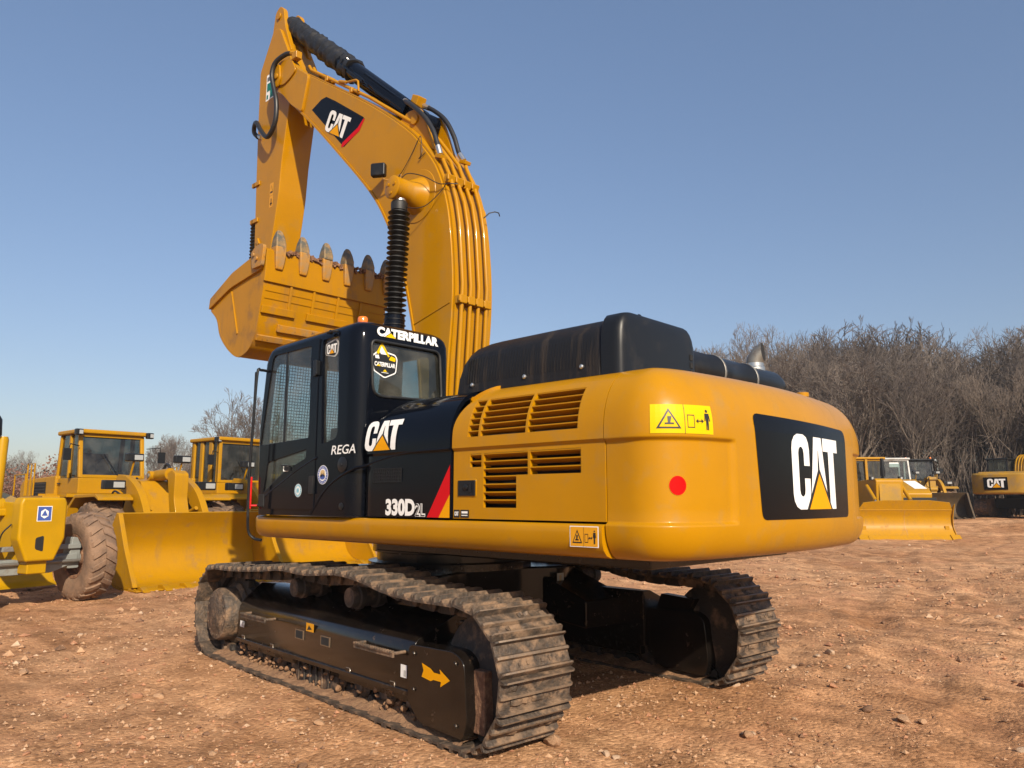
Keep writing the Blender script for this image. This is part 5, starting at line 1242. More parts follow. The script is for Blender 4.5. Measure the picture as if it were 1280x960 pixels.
# ================================================================== other machines in the yard
def G(x, y): return float(gz(x, y, False))
def tyre_mb(r, w, lugs=22, lug_h=.032, lean=1):
    m = MB(); hw = w / 2
    prof = [(r * .50, -hw * .80), (r * .56, -hw * .95), (r * .78, -hw * 1.04), (r * .92, -hw * 1.0), (r * .965, -hw * .86), (r * .985, -hw * .5), (r * .99, -hw * .18), (r * .99, hw * .18), (r * .985, hw * .5), (r * .965, hw * .86), (r * .92, hw * 1.0), (r * .78, hw * 1.04), (r * .56, hw * .95), (r * .50, hw * .80)]
    n = 40; k_ = len(prof)
    m.add([(rr * math.cos(2 * PI * i / n), h, rr * math.sin(2 * PI * i / n)) for rr, h in prof for i in range(n)],
          [(j * n + i, j * n + (i + 1) % n, (j + 1) * n + (i + 1) % n, (j + 1) * n + i) for j in range(k_ - 1) for i in range(n)])
    # chevron lugs, each wraps over the shoulder
    for i in range(lugs):
        for s in (1, -1):
            a0 = 2 * PI * (i + (0 if s > 0 else .5)) / lugs; da = 2 * PI / lugs
            vs = []
            for q, (yy, sh) in enumerate(((.02, .55), (.5, .25), (.88, .0), (1.03, -.03))):
                rr = r * (.985 if q < 2 else (.955 if q == 2 else .86)); th = .23 * da
                for b, top in ((-1, 0), (1, 0), (1, 1), (-1, 1)):
                    a = a0 + sh * da + b * th * (.8 if top else 1); R_ = rr + (lug_h if top else -.01) * (1 if q < 3 else .6)
                    vs.append((R_ * math.cos(a), s * yy * hw, R_ * math.sin(a)))
            m.add(vs, [(g * 4 + b, g * 4 + (b + 1) % 4, g * 4 + 4 + (b + 1) % 4, g * 4 + 4 + b) for g in range(3) for b in range(4)] + [(0, 1, 2, 3), (12, 13, 14, 15)])
    return m
def wheel(parent, c, r, w, tm='tyre', rm='yellow2', tilt=0, steer=0, src={}):
    key = (r, w, tm)
    if key not in src: src[key] = tyre_mb(r, w, lug_h=.028 if tm == 'tyre_mud' else .03).build('wheel', tm, parent, smooth=40); o = src[key]
    else: o = inst(src[key], 'wheel', parent)
    o.location = c; o.rotation_euler = (tilt, random.uniform(0, 3) if not tilt else .4, steer)
    k2 = (r, w, rm)
    if k2 not in src:
        m = MB(); m.lathe([(r * .52, -w * .40), (r * .50, -w * .43), (r * .44, -w * .40), (r * .42, -w * .15), (r * .2, -w * .12), (r * .18, -w * .25), (.01, -w * .26)], (0, 0, 0), (0, 1, 0), 28, cap=False)
        m.lathe([(r * .52, w * .40), (r * .50, w * .43), (r * .44, w * .40), (r * .42, w * .15), (r * .2, w * .12), (r * .18, w * .25), (.01, w * .26)], (0, 0, 0), (0, 1, 0), 28, cap=False)
        m.lathe([(r * .515, -w * .40), (r * .515, w * .40)], (0, 0, 0), (0, 1, 0), 28, cap=False)
        src[k2] = m.build('rim', rm, o, smooth=35)
    else: inst(src[k2], 'rim', o)
    return o
def plate(parent, name, m_, poly, lo, hi, ax='Y', bevel=.012):
    m = MB(); m.prism(poly, lo, hi, ax); return m.build(name, m_, parent, bevel=bevel)
def box(parent, name, m_, x0, x1, y0, y1, z0, z1, bevel=.012):
    m = MB(); m.bx(x0, x1, y0, y1, z0, z1); return m.build(name, m_, parent, bevel=bevel)
def cab_box(parent, m_, x0, x1, hy, z0, zs_, z1, glass_='glass_dark', mids=(.45,), slope=0.0, rear_slope=0.0, pw=.045):
    """cab on posts: lower panel to zs_, glass up to z1, roof above"""
    cabn = MB(); cabn.bx(x0, x1, -hy, hy, z0, zs_)
    for y in (-hy, hy - .09):
        cabn.prism([(x1 - .09, zs_), (x1, zs_), (x1 - slope, z1), (x1 - slope - .09, z1)], y, y + .09)
        cabn.prism([(x0, zs_), (x0 + .09, zs_), (x0 + rear_slope + .09, z1), (x0 + rear_slope, z1)], y, y + .09)
        for q in mids:
            xm = x0 + (x1 - x0) * q; cabn.bx(xm - pw, xm + pw, y, y + .09, zs_, z1)
    cab_ = cabn.build('cab', m_, parent, bevel=.02)
    rf = MB(); rf.bx(x0 + rear_slope - .06, x1 - slope + .10, -hy - .05, hy + .05, z1, z1 + .10); rf.build('cab_roof', m_, cab_, bevel=.035)
    def pq(name, vs):
        m = MB(); m.add(vs, [(0, 1, 2, 3)]); m.build('window_pane', glass_, cab_, smooth=0)
    for s in (1, -1):
        y = s * (hy - .045)
        pq('p', [(x0 + .03, y, zs_), (x1 - .03, y, zs_), (x1 - slope - .03, y, z1), (x0 + rear_slope + .03, y, z1)])
    pq('p', [(x1 - .045, -hy + .05, zs_), (x1 - .045, hy - .05, zs_), (x1 - slope - .045, hy - .05, z1), (x1 - slope - .045, -hy + .05, z1)])
    pq('p', [(x0 + .045, -hy + .05, zs_), (x0 + .045, hy - .05, zs_), (x0 + rear_slope + .045, hy - .05, z1), (x0 + rear_slope + .045, -hy + .05, z1)])
    for yy in (-hy + .12, hy - .12) : pass
    # window rims stand proud on the front
    for y0, y1, a, b in ((-hy + .06, hy - .06, zs_ - .0, zs_ + .07), (-hy + .06, hy - .06, z1 - .07, z1)):
        xa = x1 - slope * ((a + b) / 2 - zs_) / (z1 - zs_); fr = MB(); fr.bx(xa - .07, xa + .006, y0, y1, a, b)
        fr.build('window_rim', m_, cab_, bevel=.01)
    st = MB(); xc = (x0 + x1) / 2; st.prism(rpoly([(xc - .35, zs_ - .1), (xc + .2, zs_ - .1), (xc + .2, zs_ + .06), (xc - .15, zs_ + .1), (xc - .28, zs_ + .6), (xc - .42, zs_ + .6)], .05), -.25, .25)
    st.bx(x1 - .42, x1 - .25, -.32, .32, zs_ - .05, zs_ + .16); st.tube([(x1 - .55, .18 * math.cos(t), zs_ + .28 + .17 * math.sin(t)) for t in np.linspace(0, 2 * PI, 14)], .015, 6)
    st.build('seat', 'seat', cab_, bevel=.03)
    return cab_
def lamp(parent, c, d=(.14, .2, .15), m_='black_smooth', n=(1, 0, 0)):
    m = MB(); m.box(c, d); h = m.build('work_lamp', m_, parent, bevel=.02)
    q = MB(); q.box((c[0] + d[0] / 2 + .002, c[1] + d[1] * .18, c[2]), (.012, d[1] * .5, d[2] * .62)); q.build('lamp_lens', 'lens', h, bevel=.004)
def loader_bucket(parent, m_, hw, x0=1.45, lip=2.75, h=1.32, teeth=8, name='bucket'):
    prof = catmull([(lip, .05), (x0 + .75, .045), (x0 + .35, .10), (x0 + .08, .32), (x0 + .0, .65), (x0 + .12, 1.0), (x0 + .34, h)], 5)
    P_ = np.array(prof); tg_ = np.gradient(P_, axis=0); tg_ /= np.linalg.norm(tg_, axis=1)[:, None]; nn_ = np.c_[-tg_[:, 1], tg_[:, 0]] * -1
    vs = []
    for p, q in zip(P_, nn_):
        w_ = p + (np.array([x0 + 1.0, .9]) - p) / np.linalg.norm(np.array([x0 + 1.0, .9]) - p) * -.03
        vs += [(p[0], -hw, p[1]), (p[0], hw, p[1]), (w_[0], hw, w_[1]), (w_[0], -hw, w_[1])]
    n = len(P_); m = MB()
    m.add(vs, [(i * 4 + j, i * 4 + (j + 1) % 4, i * 4 + 4 + (j + 1) % 4, i * 4 + 4 + j) for i in range(n - 1) for j in range(4)] + [(0, 1, 2, 3), tuple(range(4 * n - 4, 4 * n))])
    b = m.build(name, m_, parent, smooth=40)
    for s in (1, -1):
        pts = [(x + .0, z + .005) for x, z in prof] + [(x0 + .44, h - .02), (x0 + .75, .72), (lip - .12, .09)]
        plate(b, 'side_plate', m_, pts, s * (hw - .035), s * (hw + .0), bevel=.008)
        plate(b, 'side_edge', m_, [(x0 + .40, h), (x0 + .46, h), (x0 + .80, .72), (lip - .05, .10), (lip - .12, .09), (x0 + .73, .72)], s * (hw - .05), s * (hw + .03), bevel=.008)
    plate(b, 'cutting_edge', m_, [(lip - .28, .02), (lip + .03, .025), (lip + .03, .045), (lip - .28, .075)], -hw - .01, hw + .01)
    for k in range(teeth):
        y = -hw + .12 + (2 * hw - .24) * k / (teeth - 1)
        plate(b, 'tooth', m_, [(lip - .2, .05), (lip + .16, .02), (lip + .18, .035), (lip - .02, .12), (lip - .18, .11)], y - .055, y + .055)
    return b
def wheel_loader(label, loc, rotz, m_='yellow2', cabm=None, hw=1.5, bucket_m=None, cab_kind=0, group=None, glass_='glass_dark', z1=3.05, tm='tyre', cabx=(-2.55, -1.25), buck=(1.45, 2.75, 1.32)):
    t = thing('wheel_loader', label, 'loader', (loc[0], loc[1], G(*loc)), rotz, group)
    cabm = cabm or m_
    for x in (0, -3.1 + cabx[1] + 1.25):
        for s in (1, -1): wheel(t, (x, s * 1.05, .76), .76, .56, tm, m_)
    plate(t, 'front_frame', m_, rpoly([(-.75, .55), (.75, .5), (.95, .85), (.45, 1.25), (.1, 1.95), (-.35, 2.0), (-.75, 1.2)], .08), -.36, .36)
    m = MB(); m.lathe([(.13, -1.0), (.16, -.5), (.16, .5), (.13, 1.0)], (0, 0, .76), (0, 1, 0), 16); m.lathe([(.13, -1.0), (.16, -.5), (.16, .5), (.13, 1.0)], (-3.1, 0, .76), (0, 1, 0), 16); m.build('axle', 'dark', t) if False else None
    for x in (0, -3.1 + cabx[1] + 1.25):
        m = MB(); m.lathe([(.13, -.85), (.17, -.4), (.17, .4), (.13, .85)], (x, 0, .76), (0, 1, 0), 16); m.build('axle', m_, t)
    loader_bucket(t, bucket_m or m_, hw, *buck)
    for s in (1, -1):
        arm = catmull([(-.30, 2.08), (.15, 2.02), (.70, 1.72), (1.10, 1.20), (1.36, .62)], 5); arm2 = catmull([(1.26, .42), (.92, .95), (.55, 1.40), (.05, 1.68), (-.36, 1.80)], 5)
        plate(t, 'lift_arm', m_, arm + arm2, s * .52, s * .66, bevel=.01)
        m = MB(); m.lathe([(.12, -.06), (.12, .06)], (-.28, s * .59, 1.94), (0, 1, 0), 18); m.build('pivot_pin', m_, t); m = MB(); m.lathe([(.10, -.10), (.10, .10)], (1.32, s * .59, .52), (0, 1, 0), 18); m.build('pivot_pin', m_, t)
        m = MB(); m.lathe([(.075, 0), (.08, .9)], (-.55, s * .45, 1.0), (.9, 0, .25), 14); m.lathe([(.04, .9), (.04, 1.5)], (-.55, s * .45, 1.0), (.9, 0, .25), 10); m.build('lift_cylinder', m_, t)
        plate(t, 'front_fender', m_, [(-1.0, 1.05), (-.86, 1.45), (-.55, 1.66), (.45, 1.68), (.62, 1.60), (.62, 1.55), (.43, 1.62), (-.52, 1.60), (-.80, 1.41), (-.94, 1.04)], s * .70, s * 1.36)
        plate(t, 'rear_fender', m_, [(-4.1, 1.2), (-3.85, 1.62), (-2.4, 1.66), (-2.15, 1.1), (-2.21, 1.08), (-2.45, 1.60), (-3.8, 1.56), (-4.04, 1.18)], s * .70, s * 1.34)
        lamp(t, (.25, s * .95, 1.86), (.16, .42, .18)); lamp(t, (.05, s * .50, 2.42), (.14, .34, .16))
        m = MB(); m.tube([(.05, s * .50, 2.34), (-.1, s * .5, 2.0)], .02, 6); m.build('lamp_bracket', m_, t)
    # tilt linkage
    plate(t, 'rocker', m_, rpoly([(.78, 2.06), (.95, 2.16), (1.12, 2.08), (1.12, 1.60), (1.30, 1.12), (1.18, 1.0), (.96, 1.40)], .05), -.14, .14)
    m = MB(); m.lathe([(.11, 0), (.115, .05), (.115, .62), (.12, .66)], (-.05, 0, 2.06), (1, 0, .04), 18); m.lathe([(.06, .6), (.06, .95)], (-.05, 0, 2.06), (1, 0, .04), 12); m.build('tilt_cylinder', m_, t)
    m = MB(); m.tube([(1.24, 0, 1.06), (1.44, 0, .80)], .07, 10); m.build('bucket_link', m_, t)
    m = MB(); m.tube(catmull([(-.3, .22, 2.0), (-.15, .25, 2.3), (.05, .25, 2.22), (.1, .2, 2.0), (.25, .2, 1.9)], 5), .03, 8); m.build('hose', 'hose', t, smooth=60)
    n_before = set(t.children)
    for x_, z_, r_ in ((.95, 2.06, .10), (1.24, 1.06, .09), (1.02, 1.52, .12)):
        m = MB(); m.lathe([(r_, -.17), (r_, .17)], (x_, 0, z_), (0, 1, 0), 18); m.lathe([(r_ * .5, -.19), (r_ * .5, .19)], (x_, 0, z_), (0, 1, 0), 12, 1); m.build('linkage_pin', [m_, 'steel'], t, bevel=.006)
    for yy in (-.3, .3):
        m = MB(); m.tube(catmull([(-.55, yy, 1.5), (-.2, yy * 1.2, 1.75), (.2, yy * .9, 1.62), (.45, yy * .6, 1.95), (.3, yy * .4, 2.02)], 5), .022, 8); m.build('hose', 'hose', t, smooth=60)
    m = MB(); m.lathe([(.062, .64), (.062, .95)], (-.05, 0, 2.06), (1, 0, .04), 12); m.build('cylinder_rod', 'chrome', t)
    # rear body
    plate(t, 'rear_frame', m_, rpoly([(-4.6, .75), (-1.0, .55), (-.85, 1.0), (-1.0, 1.35), (-4.6, 1.35)], .06), -.55, .55)
    h = plate(t, 'engine_hood', m_, rpoly([(-4.75, 1.30), (-2.45, 1.30), (-2.45, 2.12), (-4.6, 2.05), (-4.78, 1.9)], .06), -.78, .78, bevel=.03)
    for s in (1, -1):
        q = MB(); q.bx(-3.9, -3.0, s * .782, s * .79, 1.55, 1.98); gq = q.build('side_grille', 'dark', h)
        q = MB()
        for k in range(6): q.bx(-3.88, -3.02, s * .79, s * .80, 1.58 + k * .07, 1.60 + k * .07)
        q.build('grille_bars', 'black_smooth', h, smooth=0)
        q = MB(); q.tube([(-2.5, s * 1.2, 1.66), (-2.5, s * 1.2, 2.38), (-2.95, s * 1.2, 2.38), (-2.95, s * 1.2, 1.66)], .018, 6); q.tube([(-2.72, s * 1.2, 1.66), (-2.72, s * 1.2, 2.38)], .015, 6); q.tube([(-3.05, s * 1.2, 1.66), (-3.05, s * 1.2, 2.15), (-3.8, s * 1.2, 2.15), (-3.8, s * 1.2, 1.66)], .018, 6); q.build('hand_rail', m_, t, smooth=50)
        q = MB()
        for k in range(3): q.bx(-2.1, -1.6, s * 1.0, s * 1.22, .62 + k * .32, .65 + k * .32)
        q.bx(-2.1, -2.06, s * 1.0, s * 1.22, .6, 1.7); q.bx(-1.64, -1.6, s * 1.0, s * 1.22, .6, 1.7); q.build('ladder', m_, t)
    q = MB(); q.lathe([(.14, 0), (.16, .03), (.16, .30), (.17, .32), (.12, .38)], (-2.85, -.45, 2.08), (0, 0, 1), 18); q.build('air_cleaner', 'black_smooth', t)
    q = MB(); q.tube([(-3.6, .35, 2.05), (-3.6, .35, 2.7), (-3.66, .35, 2.8)], .05, 10); q.build('exhaust_pipe', 'rust', t)
    box(t, 'cab_platform', m_, -2.65, -1.05, -1.0, 1.0, 1.62, 1.70)
    dxr = cabx[1] + 1.25
    for o in t.children:
        if o not in n_before: o.location.x += dxr
    if cab_kind == 0: c_ = cab_box(t, cabm, cabx[0], cabx[1], .72, 1.70, 2.05, z1, glass_, (.52,), .16, .12)
    else: c_ = cab_box(t, cabm, cabx[0], cabx[1], .74, 1.70, 1.98, z1, glass_, (.06, .36, .68, .95), .02, .0, .075)
    for s in (1, -1): lamp(c_, (cabx[1] - .02, s * .78, z1 + .02), (.12, .16, .14))
    for s in (1, -1):
        q = MB(); q.tube([(cabx[1] - .05, s * .74, 2.75), (cabx[1] + .12, s * .98, 2.78), (cabx[1] + .12, s * 1.02, 2.6)], .012, 6); q.box((cabx[1] + .12, s * 1.03, 2.55), (.03, .16, .26)); q.build('mirror', 'black_smooth', c_)
        q = MB(); q.bx(cabx[0] + .25, cabx[0] + .40, s * .735, s * .755, 1.92, 1.95); q.build('door_handle', 'black_smooth', c_)
    q = MB(); q.tube([(cabx[1] + .012, .1, 2.12), (cabx[1] - .06, -.2, 2.6)], .010, 6); q.build('wiper', 'black_smooth', c_)
    return t
# near loader, at the left
L1 = wheel_loader('yellow wheel loader parked behind the grader wheel, wide empty bucket down on the dirt', (11.0, -1.52), R(182.5), hw=1.46, z1=3.04, cabx=(-3.6, -2.2))
L2 = wheel_loader('yellow wheel loader half hidden behind the excavator cab, tall boxy cab with narrow windows', (12.75, -4.9), R(184), cab_kind=1, z1=3.06, cabx=(-2.3, -.9), hw=1.55)

# ------------------------------------------------------------------ motor grader at the left edge
gf = Vector((-.975, -.22, 0)).normalized(); grz = math.atan2(gf.y, gf.x)
gr_ = thing('motor_grader', 'front end of a bright yellow motor grader with grey axle and mud caked tyre', 'grader', (7.76, 1.63, G(7.8, 1.6)), grz)
# local: x forward, y to the grader's left (image right is -y... built symmetric)
for s in (1, -1): wheel(gr_, (0, s * .92, .67), .67, .40, 'tyre_mud', 'rust', tilt=.03, steer=R(-4))
m = MB(); m.prism(rpoly([(-.75, .60), (-.35, .46), (.35, .46), (.75, .60), (.75, .74), (.35, .68), (-.35, .68), (-.75, .74)], .03), -.12, .12, 'X'); m.build('axle_beam', 'greymetal', gr_, bevel=.012)
m = MB(); m.prism(rpoly([(-.78, .80), (.78, .80), (.78, .87), (-.78, .87)], .02), .02, .14, 'X'); m.build('lean_bar', 'greymetal', gr_, bevel=.01)
for s in (1, -1):
    m = MB(); m.prism(rpoly([(s * .60, .50), (s * .78, .50), (s * .80, .95), (s * .66, .98)], .03), -.10, .10, 'X'); m.lathe([(.09, -.13), (.09, .13)], (0, s * .74, .66), (0, 1, 0), 14); m.build('knuckle', 'greymetal', gr_, bevel=.01)
    m = MB(); m.tube([(.16, s * .15, .62), (.16, s * .75, .62)], .025, 8); m.build('tie_rod', 'steel', gr_)
nose = MB()
nose.prism(rpoly([(-.30, 1.58), (-.335, 1.50), (-.335, .98), (-.20, .66), (.20, .66), (.335, .98), (.335, 1.50), (.30, 1.58)], .03), .22, .46, 'X')
nb_ = nose.build('nose_block', 'yellow3', gr_, bevel=.04, seg=3)
m = MB(); m.bx(.12, .38, -.14, .14, .48, .70); m.build('tow_lug', 'yellow3', nb_, bevel=.02)
m = MB(); m.prism(rpoly([(.02, .80), (.02, 1.03), (-.095, 1.0), (-.095, .84)], .03), .44, .4645, 'X'); m.build('tow_slot', 'dark', nb_)
nm = lambda a, b, l: (.4635 + .002 * l, a, b)
hexa = [(.062 * math.cos(PI / 6 + k * PI / 3), 1.345 + .07 * math.sin(PI / 6 + k * PI / 3)) for k in range(6)]
decal('maker_plate', [([(-.105, 1.235), (.105, 1.235), (.105, 1.455), (-.105, 1.455)], 0, 0), ([(-.095, 1.245), (.095, 1.245), (.095, 1.445), (-.095, 1.445)], 1, 1), (hexa, 2, 0), ([(-.045, 1.315), (.045, 1.315), (0, 1.40)], 3, 1)], nm, ['white', 'blue'], nb_)
m = MB(); P = [(.24, 1.0), (.24, 1.5), (-.4, 1.52), (-1.6, 1.80), (-3.2, 1.95), (-4.4, 1.7), (-4.4, 1.35), (-3.2, 1.55), (-1.6, 1.40), (-.5, .95), (-.2, .66), (.12, .66)]
m.prism(P, -.16, .16); m.build('gooseneck_frame', 'yellow3', gr_, bevel=.02)
m = MB(); m.lathe([(.075, 0), (.075, 1.0), (.06, 1.05)], (-.5, -.22, 1.45), (.05, 0, 1), 16); m.lathe([(.13, -.09), (.13, .09)], (-.5, -.22, 1.45), (0, 1, 0), 18)
lc = m.build('blade_lift_cylinder', 'yellow3', gr_, smooth=40); m = MB(); m.lathe([(.085, 1.05), (.09, 1.08), (.09, 1.3), (.06, 1.36)], (-.5, -.26, 1.45), (.05, -.08, 1), 14); m.build('cylinder_cap', 'black_smooth', lc)
m = MB(); m.bx(-.75, -.3, -.30, .2, 1.30, 1.42); m.build('lift_saddle', 'yellow3', gr_, bevel=.03)
m = MB(); m.tube(catmull([(.3, -.36, 1.2), (.25, -.46, 1.05), (.2, -.46, .8), (.1, -.42, .7)], 5), .012, 6); m.build('hose', 'hose', gr_, smooth=60)
m = MB(); m.prism(catmull([(-2.3, .3), (-2.2, .12), (-2.0, .05)], 4) + catmull([(-2.04, .05), (-2.24, .14), (-2.33, .32), (-2.3, .65), (-2.15, .8)], 4) + [(-2.1, .78), (-2.26, .62)], -1.7, 1.7); m.build('blade', 'yellow3', gr_)
cab_box(gr_, 'yellow3', -4.6, -3.3, .7, 1.5, 2.1, 3.2); 
for x in (-5.0, -6.4):
    for s in (1, -1): wheel(gr_, (x, s * 1.05, .67), .67, .40, 'tyre_mud', 'greymetal')
box(gr_, 'engine_hood', 'yellow3', -7.4, -4.6, -.55, .55, .9, 2.1, .05)

# ------------------------------------------------------------------ bulldozer at the right
df = Vector((-.69, .73, 0)).normalized(); drz = math.atan2(df.y, df.x)
dz = thing('bulldozer', 'yellow crawler bulldozer with wide straight blade lowered on the dirt, right of the counterweight', 'bulldozer', (5.95, -29.5, G(5.95, -29.5) - .02), drz)
pr_ = catmull([(2.62, .02), (2.42, .22), (2.24, .52), (2.22, .86), (2.34, 1.16)], 6)
def blade_pts(y0, y1, P_, th=.05):
    m = MB(); vs = []
    for x, z in P_: vs += [(x, y0, z), (x, y1, z), (x - th, y1, z), (x - th, y0, z)]
    n = len(P_); m.add(vs, [(i * 4 + j, i * 4 + (j + 1) % 4, i * 4 + 4 + (j + 1) % 4, i * 4 + 4 + j) for i in range(n - 1) for j in range(4)] + [(0, 1, 2, 3), tuple(range(4 * n - 4, 4 * n))]); return m
bl = blade_pts(-1.88, 1.88, pr_).build('blade', 'yellow2', dz, smooth=50)
m = MB(); m.add([(2.34, -1.85, 1.165), (2.34, 1.85, 1.165), (2.50, 1.70, 1.45), (2.52, .9, 1.54), (2.52, -.9, 1.54), (2.50, -1.70, 1.45)] , [(0, 1, 2, 3, 4, 5)]); m.build('spill_plate', 'yellow2', bl, solid=.03)
m = MB(); m.tube([(2.345, -1.86, 1.165), (2.345, 1.86, 1.165)], .018, 6); m.build('edge_bead', 'yellow2', bl)
for s in (1, -1):
    plate(bl, 'end_plate', 'yellow2', [(2.66, 0), (2.46, .22), (2.30, .52), (2.30, .86), (2.40, 1.16), (2.50, 1.42), (2.14, 1.2), (2.10, .5), (2.3, .02)], s * 1.87, s * 1.90)
    plate(bl, 'end_bit', 'yellow2', [(2.72, .0), (2.50, .22), (2.40, .20), (2.60, .0)], s * 1.62, s * 1.99)
plate(bl, 'cutting_edge', 'yellow2', [(2.70, -.02), (2.50, .20), (2.47, .18), (2.66, -.02)], -1.6, 1.6)
m = MB(); m.bx(2.22, 2.36, -.006, .006, .05, 1.15); 
m = blade_pts(-.012, .012, [(x + .006, z) for x, z in pr_], .03); m.build('weld_seam', 'adapter', bl)
hood_ = plate(dz, 'radiator_guard', 'yellow2', rpoly([(1.15, .9), (1.25, 2.35), (1.15, 2.44), (-.7, 2.36), (-.7, .8)], .05), -.56, .56, bevel=.05)
m = MB(); m.prism(rpoly([(-.44, 1.05), (.44, 1.05), (.44, 2.22), (-.44, 2.22)], .08), 1.16, 1.262, 'X'); m.build('radiator_grille', 'yellow_far', hood_, bevel=.01)
m = MB(); m.bx(1.22, 1.27, -.44, .44, 1.40, 1.44); m.build('grille_bar', 'yellow2', hood_)
for s in (1, -1):
    plate(dz, 'push_arm', 'yellow2', [(2.3, .25), (-1.2, .35), (-1.2, .60), (2.3, .55)], s * 1.55, s * 1.72)
    m = MB(); m.lathe([(.075, 0), (.08, .05), (.08, .85), (.085, .9)], (.75, s * .72, 2.15), (.62, 0, -.55), 14); m.lathe([(.04, .9), (.04, 1.65)], (.75, s * .72, 2.15), (.62, 0, -.55), 10, 1); m.build('blade_cylinder', ['yellow2', 'chrome'], dz)
    tp_ = rpoly([(-2.1, .0), (1.0, .0), (1.45, .35), (1.3, .75), (.9, .95), (-2.0, .95), (-2.5, .75), (-2.6, .35)], .2); m = MB(); m.prism(tp_, s * .80, s * 1.35); tr_ = m.build('track', 'track', dz)
    cacheb = None
    tp2 = np.array(tp_ + tp_[:1]); ls = np.r_[0, np.cumsum(np.linalg.norm(np.diff(tp2, axis=0), axis=1))]
    for k in range(40):
        q = ls[-1] * k / 40; x = np.interp(q, ls, tp2[:, 0]); z = np.interp(q, ls, tp2[:, 1])
        if cacheb is None:
            mm = MB(); mm.bx(-.03, .03, -.29, .29, -.04, .05); cacheb = mm.build('grouser', 'track', tr_); o = cacheb
        else: o = inst(cacheb, 'grouser', tr_)
        o.location = (x, s * 1.075, z)
        j = min(len(tp2) - 2, int(np.searchsorted(ls, q, 'right') - 1)); dd = tp2[j + 1] - tp2[j]; o.rotation_euler = (0, -math.atan2(dd[1], dd[0]), 0)
    plate(dz, 'fender', 'yellow2', [(-2.3, 1.02), (-.7, 1.02), (-.7, 1.10), (-2.3, 1.10)], s * .56, s * 1.35)
cb_ = cab_box(dz, 'yellow2', -2.3, -.75, .80, 1.1, 2.25, 3.32, 'glass_dark', (.35, .68), .04)
m = MB(); m.bx(-.80, -.72, -.05, .05, 2.2, 3.34); m.build('centre_post', 'yellow2', cb_)
m = MB(); m.tube([(.35, .18, 2.38), (.35, .18, 3.05), (.33, .18, 3.3)], .07, 12); m.lathe([(.10, 0), (.10, .35)], (.35, .18, 2.55), (0, 0, 1), 14); m.build('exhaust_stack', 'black_smooth', dz)
m = MB(); m.tube([(-1.9, -.88, 3.3), (-1.5, -1.0, 3.1), (-1.4, -1.0, 2.3)], .03, 8); m.build('hand_rail', 'chrome', dz)
lamp(dz, (.95, .60, 2.45), (.12, .16, .16))
lamp(dz, (.95, -.60, 2.45), (.12, .16, .16))
box(dz, 'belly_frame', 'yellow_far', -2.5, 1.1, -.7, .7, .4, 1.05)

# ------------------------------------------------------------------ compact machine with the grey cab
wm = thing('compact_loader', 'compact machine with pale grey cab and worn yellow bonnet behind the bulldozer blade', 'loader', (7.35, -37.3, G(7.35, -37.3)), math.atan2(.80, -.60))
for x in (0.4, -1.9):
    for s in (1, -1): wheel(wm, (x, s * .8, .58), .58, .42, 'tyre', 'yellow_far')
plate(wm, 'bonnet', 'yellow2', rpoly([(-.2, .7), (1.9, .75), (2.0, 1.25), (1.75, 1.42), (-.2, 2.0)], .08), -.75, .75, bevel=.04)
m = MB(); m.add([(.15, .70, 1.90), (.15, .12, 1.90), (1.55, .12, 1.495), (1.55, .70, 1.495)], [(0, 1, 2, 3)]); m.build('pale_patch', 'white', wm, solid=.01)
box(wm, 'bumper', 'dark', 1.9, 2.2, -.85, .85, .65, 1.05, .03)
c_ = cab_box(wm, 'cabgrey', -1.75, -.2, .68, 1.2, 1.75, 3.0, 'glass', (.5,), .22)
m = MB(); m.bx(-.445, -.43, -.28, .18, 2.62, 2.86); m.build('paper_notice', 'white', c_)
for s in (1, -1): plate(wm, 'lift_arm', 'yellow_far', [(-1.6, 1.3), (.8, 1.1), (1.9, .5), (1.8, .35), (.7, .9), (-1.6, 1.1)], s * .78, s * .88)
box(wm, 'rear_body', 'cabgrey', -2.6, -1.6, -.72, .72, .7, 1.9, .05)
# ------------------------------------------------------------------ loader with dark glazed cab
L3 = wheel_loader('loader with dark glazed cab standing between the grey cab and the far excavator', (6.9, -40.3), math.atan2(.86, -.50), 'yellow_far', 'black_smooth', 1.35, 'bucket_brown', 0, None, 'glass', 3.12, 'tyre', (-2.4, -1.1))
for s in (1, -1):
    m = MB(); m.lathe([(.05, 0), (.055, .05), (.04, .09)], (-1.3, s * .62, 3.22), (0, 0, 1), 12); m.build('beacon', 'amber', L3)

# ------------------------------------------------------------------ far excavator, seen from behind
fx = thing('excavator', 'dusty tracked excavator seen from behind at the right edge, in front of the wood', 'excavator', (3.2, -43.4, G(4.6, -42.6) + .02), math.atan2(-.99, -.08))
for s in (1, -1):
    tp_ = rpoly([(-1.9, 0), (1.9, 0), (2.35, .35), (2.25, .75), (1.9, .92), (-1.9, .92), (-2.25, .75), (-2.35, .35)], .2); m = MB(); m.prism(tp_, s * 1.0, s * 1.6); tr_ = m.build('track', 'track', fx)
    tp2 = np.array(tp_ + tp_[:1]); ls = np.r_[0, np.cumsum(np.linalg.norm(np.diff(tp2, axis=0), axis=1))]; cacheb = None
    for k in range(44):
        q = ls[-1] * k / 44; x = np.interp(q, ls, tp2[:, 0]); z = np.interp(q, ls, tp2[:, 1])
        if cacheb is None: mm = MB(); mm.bx(-.05, .05, -.3, .3, -.02, .04); cacheb = mm.build('track_shoe', 'track', tr_); o = cacheb
        else: o = inst(cacheb, 'track_shoe', tr_)
        j = min(len(tp2) - 2, int(np.searchsorted(ls, q, 'right') - 1)); dd = tp2[j + 1] - tp2[j]
        o.location = (x, s * 1.3, z); o.rotation_euler = (0, -math.atan2(dd[1], dd[0]), 0)
